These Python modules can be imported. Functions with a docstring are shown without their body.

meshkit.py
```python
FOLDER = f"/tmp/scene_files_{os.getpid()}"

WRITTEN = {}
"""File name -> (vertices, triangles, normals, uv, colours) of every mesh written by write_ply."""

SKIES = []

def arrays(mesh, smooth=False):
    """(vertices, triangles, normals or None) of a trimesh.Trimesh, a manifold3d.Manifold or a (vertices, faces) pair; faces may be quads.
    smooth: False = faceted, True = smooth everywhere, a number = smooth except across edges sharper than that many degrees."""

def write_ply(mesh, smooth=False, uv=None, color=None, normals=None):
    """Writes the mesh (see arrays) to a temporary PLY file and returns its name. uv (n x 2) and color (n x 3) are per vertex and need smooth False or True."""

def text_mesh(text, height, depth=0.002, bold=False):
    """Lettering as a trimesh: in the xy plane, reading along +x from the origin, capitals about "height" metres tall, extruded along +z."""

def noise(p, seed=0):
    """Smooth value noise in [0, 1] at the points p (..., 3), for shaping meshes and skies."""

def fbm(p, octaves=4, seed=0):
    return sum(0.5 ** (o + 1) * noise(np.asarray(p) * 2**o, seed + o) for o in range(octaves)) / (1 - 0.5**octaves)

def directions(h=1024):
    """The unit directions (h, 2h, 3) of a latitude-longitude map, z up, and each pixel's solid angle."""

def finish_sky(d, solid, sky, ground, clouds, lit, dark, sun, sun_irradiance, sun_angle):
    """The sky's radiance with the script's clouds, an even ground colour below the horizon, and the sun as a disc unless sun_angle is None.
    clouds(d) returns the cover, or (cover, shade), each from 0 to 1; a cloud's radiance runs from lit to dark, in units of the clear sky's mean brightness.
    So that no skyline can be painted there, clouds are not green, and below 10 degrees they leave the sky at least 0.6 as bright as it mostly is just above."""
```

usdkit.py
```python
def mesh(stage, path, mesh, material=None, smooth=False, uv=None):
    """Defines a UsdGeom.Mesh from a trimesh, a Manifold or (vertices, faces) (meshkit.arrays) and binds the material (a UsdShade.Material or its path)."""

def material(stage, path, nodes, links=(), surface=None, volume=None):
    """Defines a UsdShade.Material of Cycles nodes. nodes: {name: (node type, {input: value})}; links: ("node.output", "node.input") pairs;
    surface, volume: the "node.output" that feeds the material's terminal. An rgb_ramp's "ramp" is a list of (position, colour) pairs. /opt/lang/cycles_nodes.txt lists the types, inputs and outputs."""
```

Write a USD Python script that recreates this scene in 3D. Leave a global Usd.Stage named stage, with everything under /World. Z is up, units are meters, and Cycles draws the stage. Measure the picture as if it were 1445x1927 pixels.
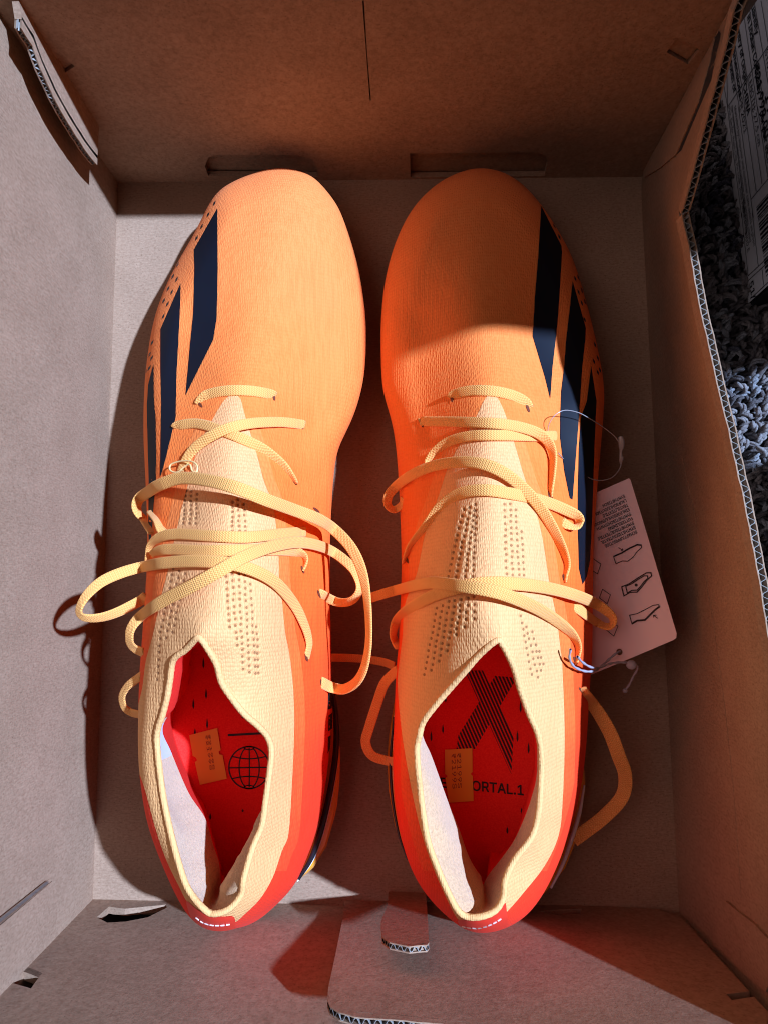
import math, random
import numpy as np, trimesh, shapely, usdkit, meshkit
from shapely.geometry import Polygon, LineString, Point, box as sbox
from shapely import affinity
from scipy.interpolate import RBFInterpolator
from scipy.spatial import Delaunay, cKDTree
from pxr import Usd, UsdGeom, UsdLux, UsdShade, Gf, Sdf

stage = Usd.Stage.CreateInMemory()
UsdGeom.SetStageUpAxis(stage, 'Z'); UsdGeom.SetStageMetersPerUnit(stage, 1.0)
UsdGeom.Xform.Define(stage, '/World'); UsdGeom.Scope.Define(stage, '/World/Looks')
random.seed(7); RNG = np.random.default_rng(7)

# ------------------------------------------------------------------ camera
CAM = np.array([0.0151, -0.0408, 0.3589]); FPX = 1446.0; IMW, IMH = 1445, 1927
ra, rb, rc = 0.1248, 0.0361, -0.003
Rx = np.array([[1,0,0],[0,math.cos(ra),-math.sin(ra)],[0,math.sin(ra),math.cos(ra)]])
Ry = np.array([[math.cos(rb),0,math.sin(rb)],[0,1,0],[-math.sin(rb),0,math.cos(rb)]])
Rz = np.array([[math.cos(rc),-math.sin(rc),0],[math.sin(rc),math.cos(rc),0],[0,0,1]])
CM = Rz @ Ry @ Rx
cam = UsdGeom.Camera.Define(stage, '/World/camera')
m4 = np.eye(4); m4[:3, :3] = CM.T; m4[3, :3] = CAM
cam.AddTransformOp().Set(Gf.Matrix4d(*m4.ravel().tolist()))
cam.CreateHorizontalApertureAttr(36.0); cam.CreateVerticalApertureAttr(36.0 * 1024 / 767)
cam.CreateFocalLengthAttr(36.0 * FPX / IMW)
cam.CreateClippingRangeAttr(Gf.Vec2f(0.01, 50.0))
cam.CreateExposureAttr(0.0)

# ------------------------------------------------------------------ light: sun through a window, dim room
SUN_AZ, SUN_EL = math.radians(13.0), math.radians(54.0)
SUN = np.array([math.cos(SUN_AZ)*math.cos(SUN_EL), math.sin(SUN_AZ)*math.cos(SUN_EL), math.sin(SUN_EL)])
sun = UsdLux.DistantLight.Define(stage, '/World/sun_through_window')
sun.CreateIntensityAttr(1.95); sun.CreateAngleAttr(1.4); sun.CreateColorAttr(Gf.Vec3f(0.63, 0.89, 1.37))
sun.GetPrim().CreateAttribute('inputs:normalize', Sdf.ValueTypeNames.Bool).Set(True)
zc = SUN; xc = np.cross([0, 0, 1], zc); xc /= np.linalg.norm(xc); yc = np.cross(zc, xc)
m4 = np.eye(4); m4[0, :3], m4[1, :3], m4[2, :3] = xc, yc, zc
sun.AddTransformOp().Set(Gf.Matrix4d(*m4.ravel().tolist()))
usdkit.material(stage, '/World/Looks/room_light', {'b': ('background_shader', {'color': (1.0, 0.80, 0.74), 'strength': 0.034})}, surface='b.background')
dome = UsdLux.DomeLight.Define(stage, '/World/room_ambient')
UsdShade.MaterialBindingAPI.Apply(dome.GetPrim()).Bind(UsdShade.Material.Get(stage, '/World/Looks/room_light'))

# a second, sunless window of the room, high up to the left
win = UsdLux.RectLight.Define(stage, '/World/room_window')
win.CreateWidthAttr(1.3); win.CreateHeightAttr(.9); win.CreateColorAttr(Gf.Vec3f(1.0, .84, .86)); win.CreateIntensityAttr(.95)
wp = np.array([-.80, .10, 1.55]); zc = wp/np.linalg.norm(wp); xc = np.cross([0, 0, 1], zc); xc /= np.linalg.norm(xc); yc = np.cross(zc, xc)
m4 = np.eye(4); m4[0, :3], m4[1, :3], m4[2, :3], m4[3, :3] = xc, yc, zc, wp
win.AddTransformOp().Set(Gf.Matrix4d(*m4.ravel().tolist()))

# ------------------------------------------------------------------ measuring helpers
def ray(px, py):
    px, py = np.asarray(px, float), np.asarray(py, float)
    d = np.stack([(px - 722.5)/FPX, -(py - 963.5)/FPX, -np.ones_like(px)], -1)
    return d @ CM.T
def U(px, py, z):
    d = ray(px, py); t = (np.asarray(z, float) - CAM[2]) / d[..., 2]
    return CAM + d * t[..., None]
def onplane(px, py, O, n):
    d = ray(px, py); t = ((np.asarray(O) - CAM) @ n) / (d @ n)
    return CAM + d * np.asarray(t)[..., None]
def toward_cam(p, delta):
    d = CAM - p; return p + d / np.linalg.norm(d, axis=-1, keepdims=True) * delta
def unit(v): v = np.asarray(v, float); return v / np.linalg.norm(v)

# ------------------------------------------------------------------ scene tree helpers
used = {}
def numbered(parent, name):
    k = used.get((parent, name), -1) + 1; used[(parent, name)] = k
    return f'{parent}/{name}' + (f'_{k:03d}' if k else '')
LOC = {}
def tag(prim, label=None, cat=None, group=None, kind=None):
    for k, v in (('label', label), ('category', cat), ('group', group), ('kind', kind)):
        if v: prim.SetCustomDataByKey(k, v)
def thing(name, loc, label, cat, group=None):
    path = numbered('/World', name)
    x = UsdGeom.Xform.Define(stage, path); x.AddTranslateOp().Set(Gf.Vec3d(*map(float, loc)))
    LOC[path] = np.asarray(loc, float); tag(x.GetPrim(), label, cat, group); return path
def obj(name, mesh, mat, parent='/World', smooth=False, uv=None, label=None, kind=None):
    path = numbered(parent, name)
    v, f, _ = meshkit.arrays(mesh, False)
    root = '/'.join(path.split('/')[:3])
    v = v - LOC.get(root, np.zeros(3))
    m = usdkit.mesh(stage, path, (v, f), M[mat], smooth=smooth, uv=uv)
    m.CreateDoubleSidedAttr(True)
    tag(m.GetPrim(), label, None, None, kind)
    return path
def cat_m(ms): return trimesh.util.concatenate(ms)

# ------------------------------------------------------------------ mesh helpers
def dens(pts, step):
    pts = np.asarray(pts, float); out = [pts[:1]]
    for a, b in zip(pts[:-1], pts[1:]):
        n = max(1, int(math.ceil(np.linalg.norm(b[:2] - a[:2]) / step)))
        out.append(a + (b - a) * (np.arange(1, n + 1) / n)[:, None])
    return np.vstack(out)
def smooth_path(pts, n=None, step=None, closed=False):
    """Centripetal-ish Catmull-Rom through pts (k columns)."""
    p = np.asarray(pts, float)
    p = np.vstack([p[-1:], p, p[:2]]) if closed else np.vstack([2*p[:1]-p[1:2], p, 2*p[-1:]-p[-2:-1]])
    out = []
    for i in range(1, len(p) - 2):
        L = np.linalg.norm(p[i+1][:2] - p[i][:2]); k = max(2, int(L / (step or 4)) + 1)
        t = np.linspace(0, 1, k, endpoint=False)[:, None]
        a, b, c, d = p[i-1], p[i], p[i+1], p[i+2]
        out.append(.5*((2*b) + (-a+c)*t + (2*a-5*b+4*c-d)*t*t + (-a+3*b-3*c+d)*t**3))
    if not closed: out.append(p[-2:-1])
    o = np.vstack(out)
    if n:
        q = np.vstack([o, o[:1]]) if closed else o
        s = np.r_[0, np.cumsum(np.linalg.norm(np.diff(q[:, :2], axis=0), axis=1))]
        u = np.linspace(0, s[-1], n, endpoint=not closed)
        o = np.stack([np.interp(u, s, q[:, k]) for k in range(q.shape[1])], 1)
    return o
def smooth_outline(pts, n):
    from scipy.ndimage import gaussian_filter1d
    o = smooth_path(np.array(pts, float), closed=True, n=900)
    o = gaussian_filter1d(o, 5.0, axis=0, mode='wrap'); return o[::max(1, 900//n)]
def tri_domain(poly, step, extra=None, bstep=None):
    """Triangulates a shapely polygon with an even grid. Returns points, triangles."""
    pts = []
    for g in getattr(poly, 'geoms', [poly]):
        for r in [g.exterior, *g.interiors]:
            pts.append(dens(np.array(r.coords), bstep or step * .8)[:-1])
    x0, y0, x1, y1 = poly.bounds
    gx, gy = np.meshgrid(np.arange(x0, x1 + step, step), np.arange(y0, y1 + step, step * .866))
    gx = gx + (np.arange(gx.shape[0]) % 2)[:, None] * step / 2
    g = np.stack([gx.ravel(), gy.ravel()], 1)
    if extra is not None: g = np.vstack([g, extra])
    inner = poly.buffer(-.45 * (bstep or step))
    g = g[shapely.contains_xy(inner, g[:, 0], g[:, 1])]
    p = np.vstack(pts + [g]); t = Delaunay(p, qhull_options='QJ Qbb Qc').simplices
    c = p[t].mean(1); t = t[shapely.contains_xy(poly, c[:, 0], c[:, 1])]
    a = p[t[:, 1]] - p[t[:, 0]]; b = p[t[:, 2]] - p[t[:, 0]]
    cr = a[:, 0]*b[:, 1] - a[:, 1]*b[:, 0]
    t = t[np.abs(cr) > 1e-6]; cr = cr[np.abs(cr) > 1e-6]
    t = np.where((cr > 0)[:, None], t[:, ::-1], t)      # pixel y runs down: facing the viewer
    return p, t
def flat_tri(poly):
    vs, fs, n = [], [], 0
    for g in getattr(poly, 'geoms', [poly]):
        if g.is_empty or g.area < 1e-9 or g.geom_type != 'Polygon': continue
        v, f = trimesh.creation.triangulate_polygon(g, engine='earcut')
        vs.append(v); fs.append(f + n); n += len(v)
    return np.vstack(vs), np.vstack(fs)
def slab(poly, O, ex, ez, th, n):
    """A flat panel: polygon in (ex, ez) coordinates from O, thickness th along n."""
    ms = []
    for g in getattr(poly, 'geoms', [poly]):
        m = trimesh.creation.extrude_polygon(g, 1.0, engine='earcut')
        v = m.vertices
        m.vertices = np.asarray(O) + v[:, :1]*ex + v[:, 1:2]*ez + v[:, 2:]*n*th
        ms.append(m)
    m = cat_m(ms); m.fix_normals(); return m
def loft(loops, closed=True):
    n = len(loops[0]); v = np.vstack(loops); f = []
    J = n if closed else n - 1
    for i in range(len(loops) - 1):
        j = np.arange(J); k = (j + 1) % n
        a, b, c, d = i*n + j, i*n + k, (i+1)*n + k, (i+1)*n + j
        f += [np.stack([a, b, c], 1), np.stack([a, c, d], 1)]
    return v, np.vstack(f)
def unit_rows(v): return v/np.linalg.norm(v, axis=1, keepdims=True)
def tube(path, r, sides=8, closed=False):
    p = np.asarray(path, float); r = np.broadcast_to(r, (len(p),))
    t = (np.roll(p, -1, 0) - np.roll(p, 1, 0)) if closed else np.gradient(p, axis=0)
    t /= np.linalg.norm(t, axis=1, keepdims=True) + 1e-12
    a = np.cross(t, [0.13, 0.2, 1.0]); a /= np.linalg.norm(a, axis=1, keepdims=True) + 1e-12
    b = np.cross(t, a); ang = np.arange(sides) * 2*np.pi/sides
    rings = p[None] + r[None, :, None]*(np.cos(ang)[:, None, None]*a[None] + np.sin(ang)[:, None, None]*b[None])
    rings = rings.transpose(1, 0, 2)
    loops = list(rings) + ([rings[0]] if closed else [])
    return loft(loops)
def ribbon(path, wdir, width, thick):
    """Flat braid: rounded section swept along path with width direction wdir. Returns v, f, uv (u = metres along, v = 0..1 round)."""
    p = np.asarray(path, float); t = np.gradient(p, axis=0); t /= np.linalg.norm(t, axis=1, keepdims=True) + 1e-12
    w = wdir - (wdir*t).sum(1, keepdims=True)*t; w /= np.linalg.norm(w, axis=1, keepdims=True) + 1e-12
    nn = np.cross(t, w); k = 16; a = np.arange(k)*2*np.pi/k
    cx = np.sign(np.cos(a))*np.abs(np.cos(a))**.55; cy = np.sign(np.sin(a))*np.abs(np.sin(a))**.75
    width = np.broadcast_to(width, (len(p),)); thick = np.broadcast_to(thick, (len(p),))
    loops = p[:, None] + (width/2)[:, None, None]*cx[None, :, None]*w[:, None] + (thick/2)[:, None, None]*cy[None, :, None]*nn[:, None]
    s = np.r_[0, np.cumsum(np.linalg.norm(np.diff(p, axis=0), axis=1))]
    uv = np.stack(np.broadcast_arrays(s[:, None], (cx*.5+.5)[None, :]*1.0), -1).reshape(-1, 2)
    v, f = loft(list(loops)); n = len(v)
    v = np.vstack([v, p[:1], p[-1:]]); uv = np.vstack([uv, uv[:1], uv[-1:]])
    j = np.arange(k); L = (len(p)-1)*k
    f = np.vstack([f, np.stack([np.full(k, n), (j+1) % k, j], 1), np.stack([np.full(k, n+1), L+j, L+(j+1) % k], 1)])
    return v, f, uv
def corrugated(path, down, across, th=0.0028, depth=0.005, pitch=0.0036):
    """Open edge of corrugated board: two liners and the fluting between them. path runs along the edge, across is the thickness direction, down goes into the board."""
    p = np.asarray(path, float)
    s = np.r_[0, np.cumsum(np.linalg.norm(np.diff(p, axis=0), axis=1))]
    n = max(4, int(s[-1]/pitch*8)); u = np.linspace(0, s[-1], n)
    q = np.stack([np.interp(u, s, p[:, k]) for k in range(3)], 1)
    down, across = unit(down), unit(across); jig = np.interp(u, np.linspace(0, s[-1], max(3, int(s[-1]/.004))), RNG.normal(0, .00022, max(3, int(s[-1]/.004))))
    q = q + jig[:, None]*down
    L = .00042; out = []
    def strip(off0, off1, d0=0.0):
        a = q + across*np.asarray(off0).reshape(-1, 1) + down*d0; b = q + across*np.asarray(off1).reshape(-1, 1) + down*d0
        c = b + down*(depth-d0); d = a + down*(depth-d0)
        out.append(trimesh.Trimesh(*loft([np.array(x) for x in zip(a, b, c, d)]), process=False))
    strip(np.zeros(n), np.full(n, L)); strip(np.full(n, th - L), np.full(n, th))
    ph = u/pitch*2*np.pi + np.interp(u, np.linspace(0, s[-1], 12), RNG.normal(0, .6, 12))
    mid = L + (th - 2*L)*(.5 + .5*np.clip(1.25*np.sin(ph), -1, 1))
    strip(mid - .00016, mid + .00016, .0001)
    return cat_m(out[:2]), out[2]
def edge_obj(name, made, parent):
    p = obj(name, made[0], 'cardboard', parent); obj('fluting', made[1], 'cardboard_edge', parent); return p

# ------------------------------------------------------------------ materials
M = {}
def mat(name, nodes, links=(), surface='p.BSDF'):
    M[name] = usdkit.material(stage, '/World/Looks/' + name, nodes, links, surface=surface); return M[name]
def plain(name, color, rough=.6, **k):
    mat(name, {'p': ('principled_bsdf', {'base_color': color, 'roughness': rough, **k})})
def cardboard(name, c1, c2, bump=.25):
    mat(name, {'g': ('geometry', {}),
        'n1': ('noise_texture', {'scale': 900.0, 'detail': 4.0, 'roughness': .7}),
        'mp': ('mapping', {'scale': (420.0, 1500.0, 420.0)}), 'n3': ('noise_texture', {'scale': 1.0, 'detail': 3.0, 'roughness': .6}),
        'n2': ('noise_texture', {'scale': 45.0, 'detail': 4.0}), 'hb': ('math', {'math_type': 'multiply_add', 'value2': 1.1}),
        'v': ('voronoi_texture', {'scale': 520.0}), 'vr': ('rgb_ramp', {'ramp': [(0, (.45, .42, .4)), (.10, (.72, .7, .68)), (.17, (1, 1, 1)), (1, (1, 1, 1))]}),
        'a': ('math', {'math_type': 'add'}), 'h': ('math', {'math_type': 'multiply', 'value2': .5}),
        'r': ('rgb_ramp', {'ramp': [(0.30, c1), (.5, tuple((np.array(c1)+c2)/2)), (.72, c2)]}),
        'mx': ('mix', {'mix_type': 'multiply', 'fac': .55}), 'r2': ('rgb_ramp', {'ramp': [(.3, (.78, .76, .74)), (.65, (1, 1, 1))]}),
        'mx2': ('mix', {'mix_type': 'multiply', 'fac': .8}),
        'b': ('bump', {'strength': bump, 'distance': .0006}), 'p': ('principled_bsdf', {'roughness': .85, 'specular_ior_level': .25})},
        [('g.position', 'n1.vector'), ('g.position', 'n2.vector'), ('g.position', 'v.vector'), ('g.position', 'mp.vector'), ('mp.vector', 'n3.vector'),
         ('n1.fac', 'a.value1'), ('n3.fac', 'a.value2'), ('a.value', 'h.value1'), ('h.value', 'r.fac'),
         ('r.color', 'mx.color1'), ('n2.fac', 'r2.fac'), ('r2.color', 'mx.color2'), ('mx.color', 'mx2.color1'), ('v.distance', 'vr.fac'), ('vr.color', 'mx2.color2'),
         ('mx2.color', 'p.base_color'), ('n2.fac', 'hb.value1'), ('h.value', 'hb.value3'), ('hb.value', 'b.height'), ('b.normal', 'p.normal')])
cardboard('cardboard', (.26, .150, .092), (.47, .300, .200))
cardboard('cardboard_edge', (.27, .24, .22), (.40, .38, .36), .1)
def knit(name, ramp, scale_x, scale_y, bump, rough=.75, fuzz=.25, dark=(.88, .78, .72), streak=.12):
    """Knitted yarn: rows of small stitches by position, with the ramp running from heel to toe."""
    mat(name, {'g': ('geometry', {}), 's': ('separate_xyz', {}), 'mr': ('map_range', {'from_min': -.155, 'from_max': .165, 'clamp': True}), 'r': ('rgb_ramp', {'ramp': ramp}),
        'nz': ('noise_texture', {'scale': 60.0, 'detail': 3.0}), 'nm': ('math', {'math_type': 'multiply_add', 'value2': .10, 'value3': -.05}), 'na': ('math', {'math_type': 'add'}),
        'm_a': ('mapping', {'scale': (1.0, .5, .7)}), 'wx': ('voronoi_texture', {'scale': scale_x, 'randomness': .38}),
        'wy': ('math', {'math_type': 'multiply_add', 'value2': -1.7, 'value3': 1.25}),
        'f': ('noise_texture', {'scale': 1700.0, 'detail': 2.0}),
        'm2': ('math', {'math_type': 'multiply_add', 'value2': fuzz}),
        'dr': ('rgb_ramp', {'ramp': [(.1, dark), (.75, (1, 1, 1))]}), 'mx': ('mix', {'mix_type': 'multiply', 'fac': .7}),
        'ms': ('mapping', {'scale': (1000.0, 36.0, 1000.0)}), 'ns': ('noise_texture', {'scale': 1.0, 'detail': 2.0}), 'sr': ('rgb_ramp', {'ramp': [(.36, (.95, .66, .5)), (.60, (1, 1, 1))]}), 'mx3': ('mix', {'mix_type': 'multiply', 'fac': streak}),
        'b': ('bump', {'strength': bump, 'distance': .0006}),
        'p': ('principled_bsdf', {'roughness': rough, 'specular_ior_level': .2, 'sheen_weight': .02, 'sheen_roughness': .5})},
        [('g.position', 's.vector'), ('s.y', 'mr.value'), ('g.position', 'nz.vector'), ('nz.fac', 'nm.value1'), ('mr.result', 'na.value1'), ('nm.value', 'na.value2'), ('na.value', 'r.fac'),
         ('g.position', 'm_a.vector'), ('m_a.vector', 'wx.vector'), ('wx.distance', 'wy.value1'), ('g.position', 'f.vector'),
         ('f.fac', 'm2.value1'), ('wy.value', 'm2.value3'), ('m2.value', 'b.height'), ('m2.value', 'dr.fac'),
         ('r.color', 'mx.color1'), ('dr.color', 'mx.color2'), ('g.position', 'ms.vector'), ('ms.vector', 'ns.vector'), ('ns.fac', 'sr.fac'), ('sr.color', 'mx3.color2'), ('mx.color', 'mx3.color1'), ('mx3.color', 'p.base_color'), ('b.normal', 'p.normal')])
UP = [(0, (.95, .040, .012)), (.16, (.96, .055, .014)), (.30, (.98, .11, .016)), (.42, (.985, .185, .026)), (.62, (.985, .245, .052)), (1, (.985, .285, .082))]
knit('orange_knit', UP, 1250.0, 420.0, .34, dark=(.97, .88, .82), streak=.32)
knit('cream_knit', [(0, (.90, .47, .18)), (.5, (.92, .45, .185)), (1, (.94, .42, .19))], 1450.0, 300.0, .4)
knit('cream_rim_knit', [(0, (.88, .47, .18)), (1, (.92, .48, .21))], 1500.0, 300.0, .3, dark=(.93, .9, .88))
knit('eyestay_knit', [(0, (.96, .055, .016)), (.12, (.965, .085, .02)), (.28, (.98, .17, .032)), (.45, (.985, .25, .055)), (1, (.985, .28, .075))], 900.0, 300.0, .35)
plain('stripe_navy', (.004, .006, .013), .6, specular_ior_level=.2)
plain('dash_black', (.02, .015, .012), .6)
plain('print_black', (.012, .008, .008), .6)
plain('print_dark_red', (.09, .006, .006), .6)
mat('insole_red', {'g': ('geometry', {}), 'n': ('noise_texture', {'scale': 1500.0, 'detail': 3.0}), 'r': ('rgb_ramp', {'ramp': [(.3, (.86, .022, .016)), (.7, (.96, .042, .028))]}),
    'b': ('bump', {'strength': .25, 'distance': .0004}), 'p': ('principled_bsdf', {'roughness': .8, 'specular_ior_level': .2})},
    [('g.position', 'n.vector'), ('n.fac', 'r.fac'), ('r.color', 'p.base_color'), ('n.fac', 'b.height'), ('b.normal', 'p.normal')])
mat('felt', {'g': ('geometry', {}), 'n': ('noise_texture', {'scale': 1100.0, 'detail': 5.0, 'roughness': .75}), 'n2': ('noise_texture', {'scale': 120.0, 'detail': 3.0}),
    'r': ('rgb_ramp', {'ramp': [(.3, (.56, .31, .155)), (.62, (.86, .52, .28))]}), 'a': ('math', {'math_type': 'multiply_add', 'value2': .8}),
    'b': ('bump', {'strength': .8, 'distance': .0009}), 'p': ('principled_bsdf', {'roughness': .95, 'specular_ior_level': .1, 'sheen_weight': .3})},
    [('g.position', 'n.vector'), ('g.position', 'n2.vector'), ('n.fac', 'r.fac'), ('r.color', 'p.base_color'), ('n2.fac', 'a.value1'), ('n.fac', 'a.value3'), ('a.value', 'b.height'), ('b.normal', 'p.normal')])
def lace_mat(name, c1, c2):
    mat(name, {'u': ('attribute', {'attribute': 'st'}), 's': ('separate_xyz', {}),
        'um': ('math', {'math_type': 'multiply', 'value2': 2*math.pi/.00100}), 'vm': ('math', {'math_type': 'multiply', 'value2': 2*math.pi*5}),
        'vs': ('math', {'math_type': 'sine'}), 'vk': ('math', {'math_type': 'multiply', 'value2': 1.5}), 'ua': ('math', {'math_type': 'add'}), 'us': ('math', {'math_type': 'sine'}),
        'va': ('math', {'math_type': 'absolute'}), 'h': ('math', {'math_type': 'multiply'}), 'mr': ('map_range', {'from_min': -1.0, 'from_max': 1.0}),
        'r': ('rgb_ramp', {'ramp': [(.05, c1), (.75, c2)]}), 'b': ('bump', {'strength': .55, 'distance': .0004}),
        'p': ('principled_bsdf', {'roughness': .7, 'specular_ior_level': .25, 'sheen_weight': .1})},
        [('u.vector', 's.vector'), ('s.x', 'um.value1'), ('s.y', 'vm.value1'), ('vm.value', 'vs.value1'), ('vs.value', 'vk.value1'), ('um.value', 'ua.value1'), ('vk.value', 'ua.value2'), ('ua.value', 'us.value1'),
         ('us.value', 'mr.value'), ('mr.result', 'r.fac'), ('r.color', 'p.base_color'), ('mr.result', 'b.height'), ('b.normal', 'p.normal')])
lace_mat('lace_weave', (.93, .37, .085), (.99, .49, .14))
plain('thread', (.9, .6, .25), .7)
plain('white_thread', (.85, .78, .72), .7)
plain('heel_red', (.95, .045, .022), .45)
plain('amber_plate', (.85, .33, .03), .22, coat_weight=.4)
plain('black_plate', (.012, .012, .016), .3)
plain('silver_plate', (.75, .75, .78), .25)
plain('sticker_orange', (.84, .52, .03), .55)
plain('sticker_ink', (.30, .10, .02), .6)
plain('paper_blue_white', (.62, .66, .86), .7)
plain('tag_paper', (.92, .64, .64), .75)
plain('tag_ink', (.05, .03, .03), .7)
plain('twine', (.34, .31, .36), .85)
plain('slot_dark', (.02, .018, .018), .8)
mat('clear_plastic', {'t': ('transparent_bsdf', {'color': (.93, .9, .9)}), 'g': ('glossy_bsdf', {'color': (.9, .9, .95), 'roughness': .2}), 'd': ('diffuse_bsdf', {'color': (.7, .66, .66)}), 'f': ('fresnel', {'IOR': 1.5}),
    'm1': ('mix_closure', {'fac': .35}), 'm2': ('mix_closure', {})},
    [('t.BSDF', 'm1.closure1'), ('d.BSDF', 'm1.closure2'), ('f.fac', 'm2.fac'), ('m1.closure', 'm2.closure1'), ('g.BSDF', 'm2.closure2')], surface='m2.closure')
mat('box_black', {'g': ('geometry', {}), 'n': ('noise_texture', {'scale': 300.0, 'detail': 3.0}), 'b': ('bump', {'strength': .1, 'distance': .0004}), 'p': ('principled_bsdf', {'base_color': (.010, .010, .012), 'roughness': .6, 'specular_ior_level': .2})},
    [('g.position', 'n.vector'), ('n.fac', 'b.height'), ('b.normal', 'p.normal')])
plain('label_paper', (.88, .88, .92), .6)
plain('label_ink', (.02, .02, .035), .6)
for i, c in enumerate([(.34, .30, .30), (.27, .23, .23), (.12, .10, .105), (.33, .33, .36), (.065, .065, .095)]):
    mat(f'yarn_{i}', {'g': ('geometry', {}), 'n': ('noise_texture', {'scale': 1300.0, 'detail': 4.0, 'roughness': .7}), 'r': ('rgb_ramp', {'ramp': [(.3, tuple(np.array(c)*.55)), (.7, tuple(np.array(c)*1.25))]}),
        'b': ('bump', {'strength': 1.0, 'distance': .0015}), 'p': ('principled_bsdf', {'roughness': .95, 'specular_ior_level': .1, 'sheen_weight': .2})},
        [('g.position', 'n.vector'), ('n.fac', 'r.fac'), ('r.color', 'p.base_color'), ('n.fac', 'b.height'), ('b.normal', 'p.normal')])
plain('carpet_back', (.05, .045, .05), .95)

# ------------------------------------------------------------------ carpet (the ground)
Z_CARPET = -.014
g = trimesh.creation.box((1.6, 1.6, .01)); g.apply_translation((0, 0, Z_CARPET - .005))
carpet = obj('carpet', g, 'carpet_back'); tag(stage.GetPrimAtPath(carpet), 'grey shaggy carpet under the boxes', 'carpet', None, 'structure')
def yarn_loop(x, y, ang, h, w, r, seed):
    """One tuft loop of two-ply yarn."""
    rg = np.random.default_rng(seed); t = np.linspace(-.15, math.pi + .15, 15)
    d = np.array([math.cos(ang), math.sin(ang), 0]); e = np.array([-d[1], d[0], 0])
    lean = rg.normal(0, .35); sway = rg.normal(0, .0012)
    p = np.array([x, y, Z_CARPET]) + np.outer(np.cos(t)*w, d) + np.outer(np.sin(t)*h, [0, 0, 1]) + np.outer(np.sin(t)*(lean*h*.6) + np.sin(t*2)*sway, e)
    tg = unit_rows(np.gradient(p, axis=0)); a = unit_rows(np.cross(tg, e + .01)); b = np.cross(tg, a); vs, fs = [], []
    ph = rg.random()*6.28 + np.linspace(0, 9.5, len(t))
    for q in (0, math.pi):
        v, f = tube(p + r*.62*(np.cos(ph + q)[:, None]*a + np.sin(ph + q)[:, None]*b), r*(.72 + rg.normal(0, .07, len(t))), 5); fs.append(f + len(vs)*len(v)); vs.append(v)
    return np.vstack(vs), np.vstack(fs)
loops_near = []
row = 0; yy = -.15
while yy < .24:
    xx = .134 + (row % 2)*.002
    while xx < .235:
        loops_near.append((xx + RNG.normal(0, .0009), yy + RNG.normal(0, .0009))); xx += .0040
    yy += .0037; row += 1
kept = []
for k, (x, y) in enumerate(loops_near):
    v, f = yarn_loop(x, y, math.radians(62) + RNG.normal(0, .5), .006 + RNG.random()*.005, .0022 + RNG.random()*.0016, .00092 + RNG.random()*.00034, k)
    q = np.array([x, y, Z_CARPET + .008]) - CAM; c = CM.T @ q; px, py = 722.5 + FPX*c[0]/-c[2], 963.5 - FPX*c[1]/-c[2]
    vis = px < 1455 and 150 < py < 1260 and px > 1290 + (0 if py < 400 else (py - 400)*.19) and (py > 590 or px < 1345 + (py - 170)*.14)
    mi = int(np.clip(2 + 4.5*(meshkit.noise(np.array([x*110, y*45, 0.0]), 3) - .5) + RNG.normal(0, .8), 0, 4))
    kept.append((not vis, mi, v, f))
kept.sort(key=lambda q: q[0])
rest = {}
for i, (far, mi, v, f) in enumerate(kept):
    if not far and i < 300: obj('yarn_loop', (v, f), f'yarn_{mi}', carpet, smooth=True)
    else: rest.setdefault(mi, []).append(trimesh.Trimesh(v, f, process=False))
for mi, ms in rest.items():
    obj('yarn_pile', cat_m(ms), f'yarn_{mi}', carpet, smooth=True, kind='stuff')

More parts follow.
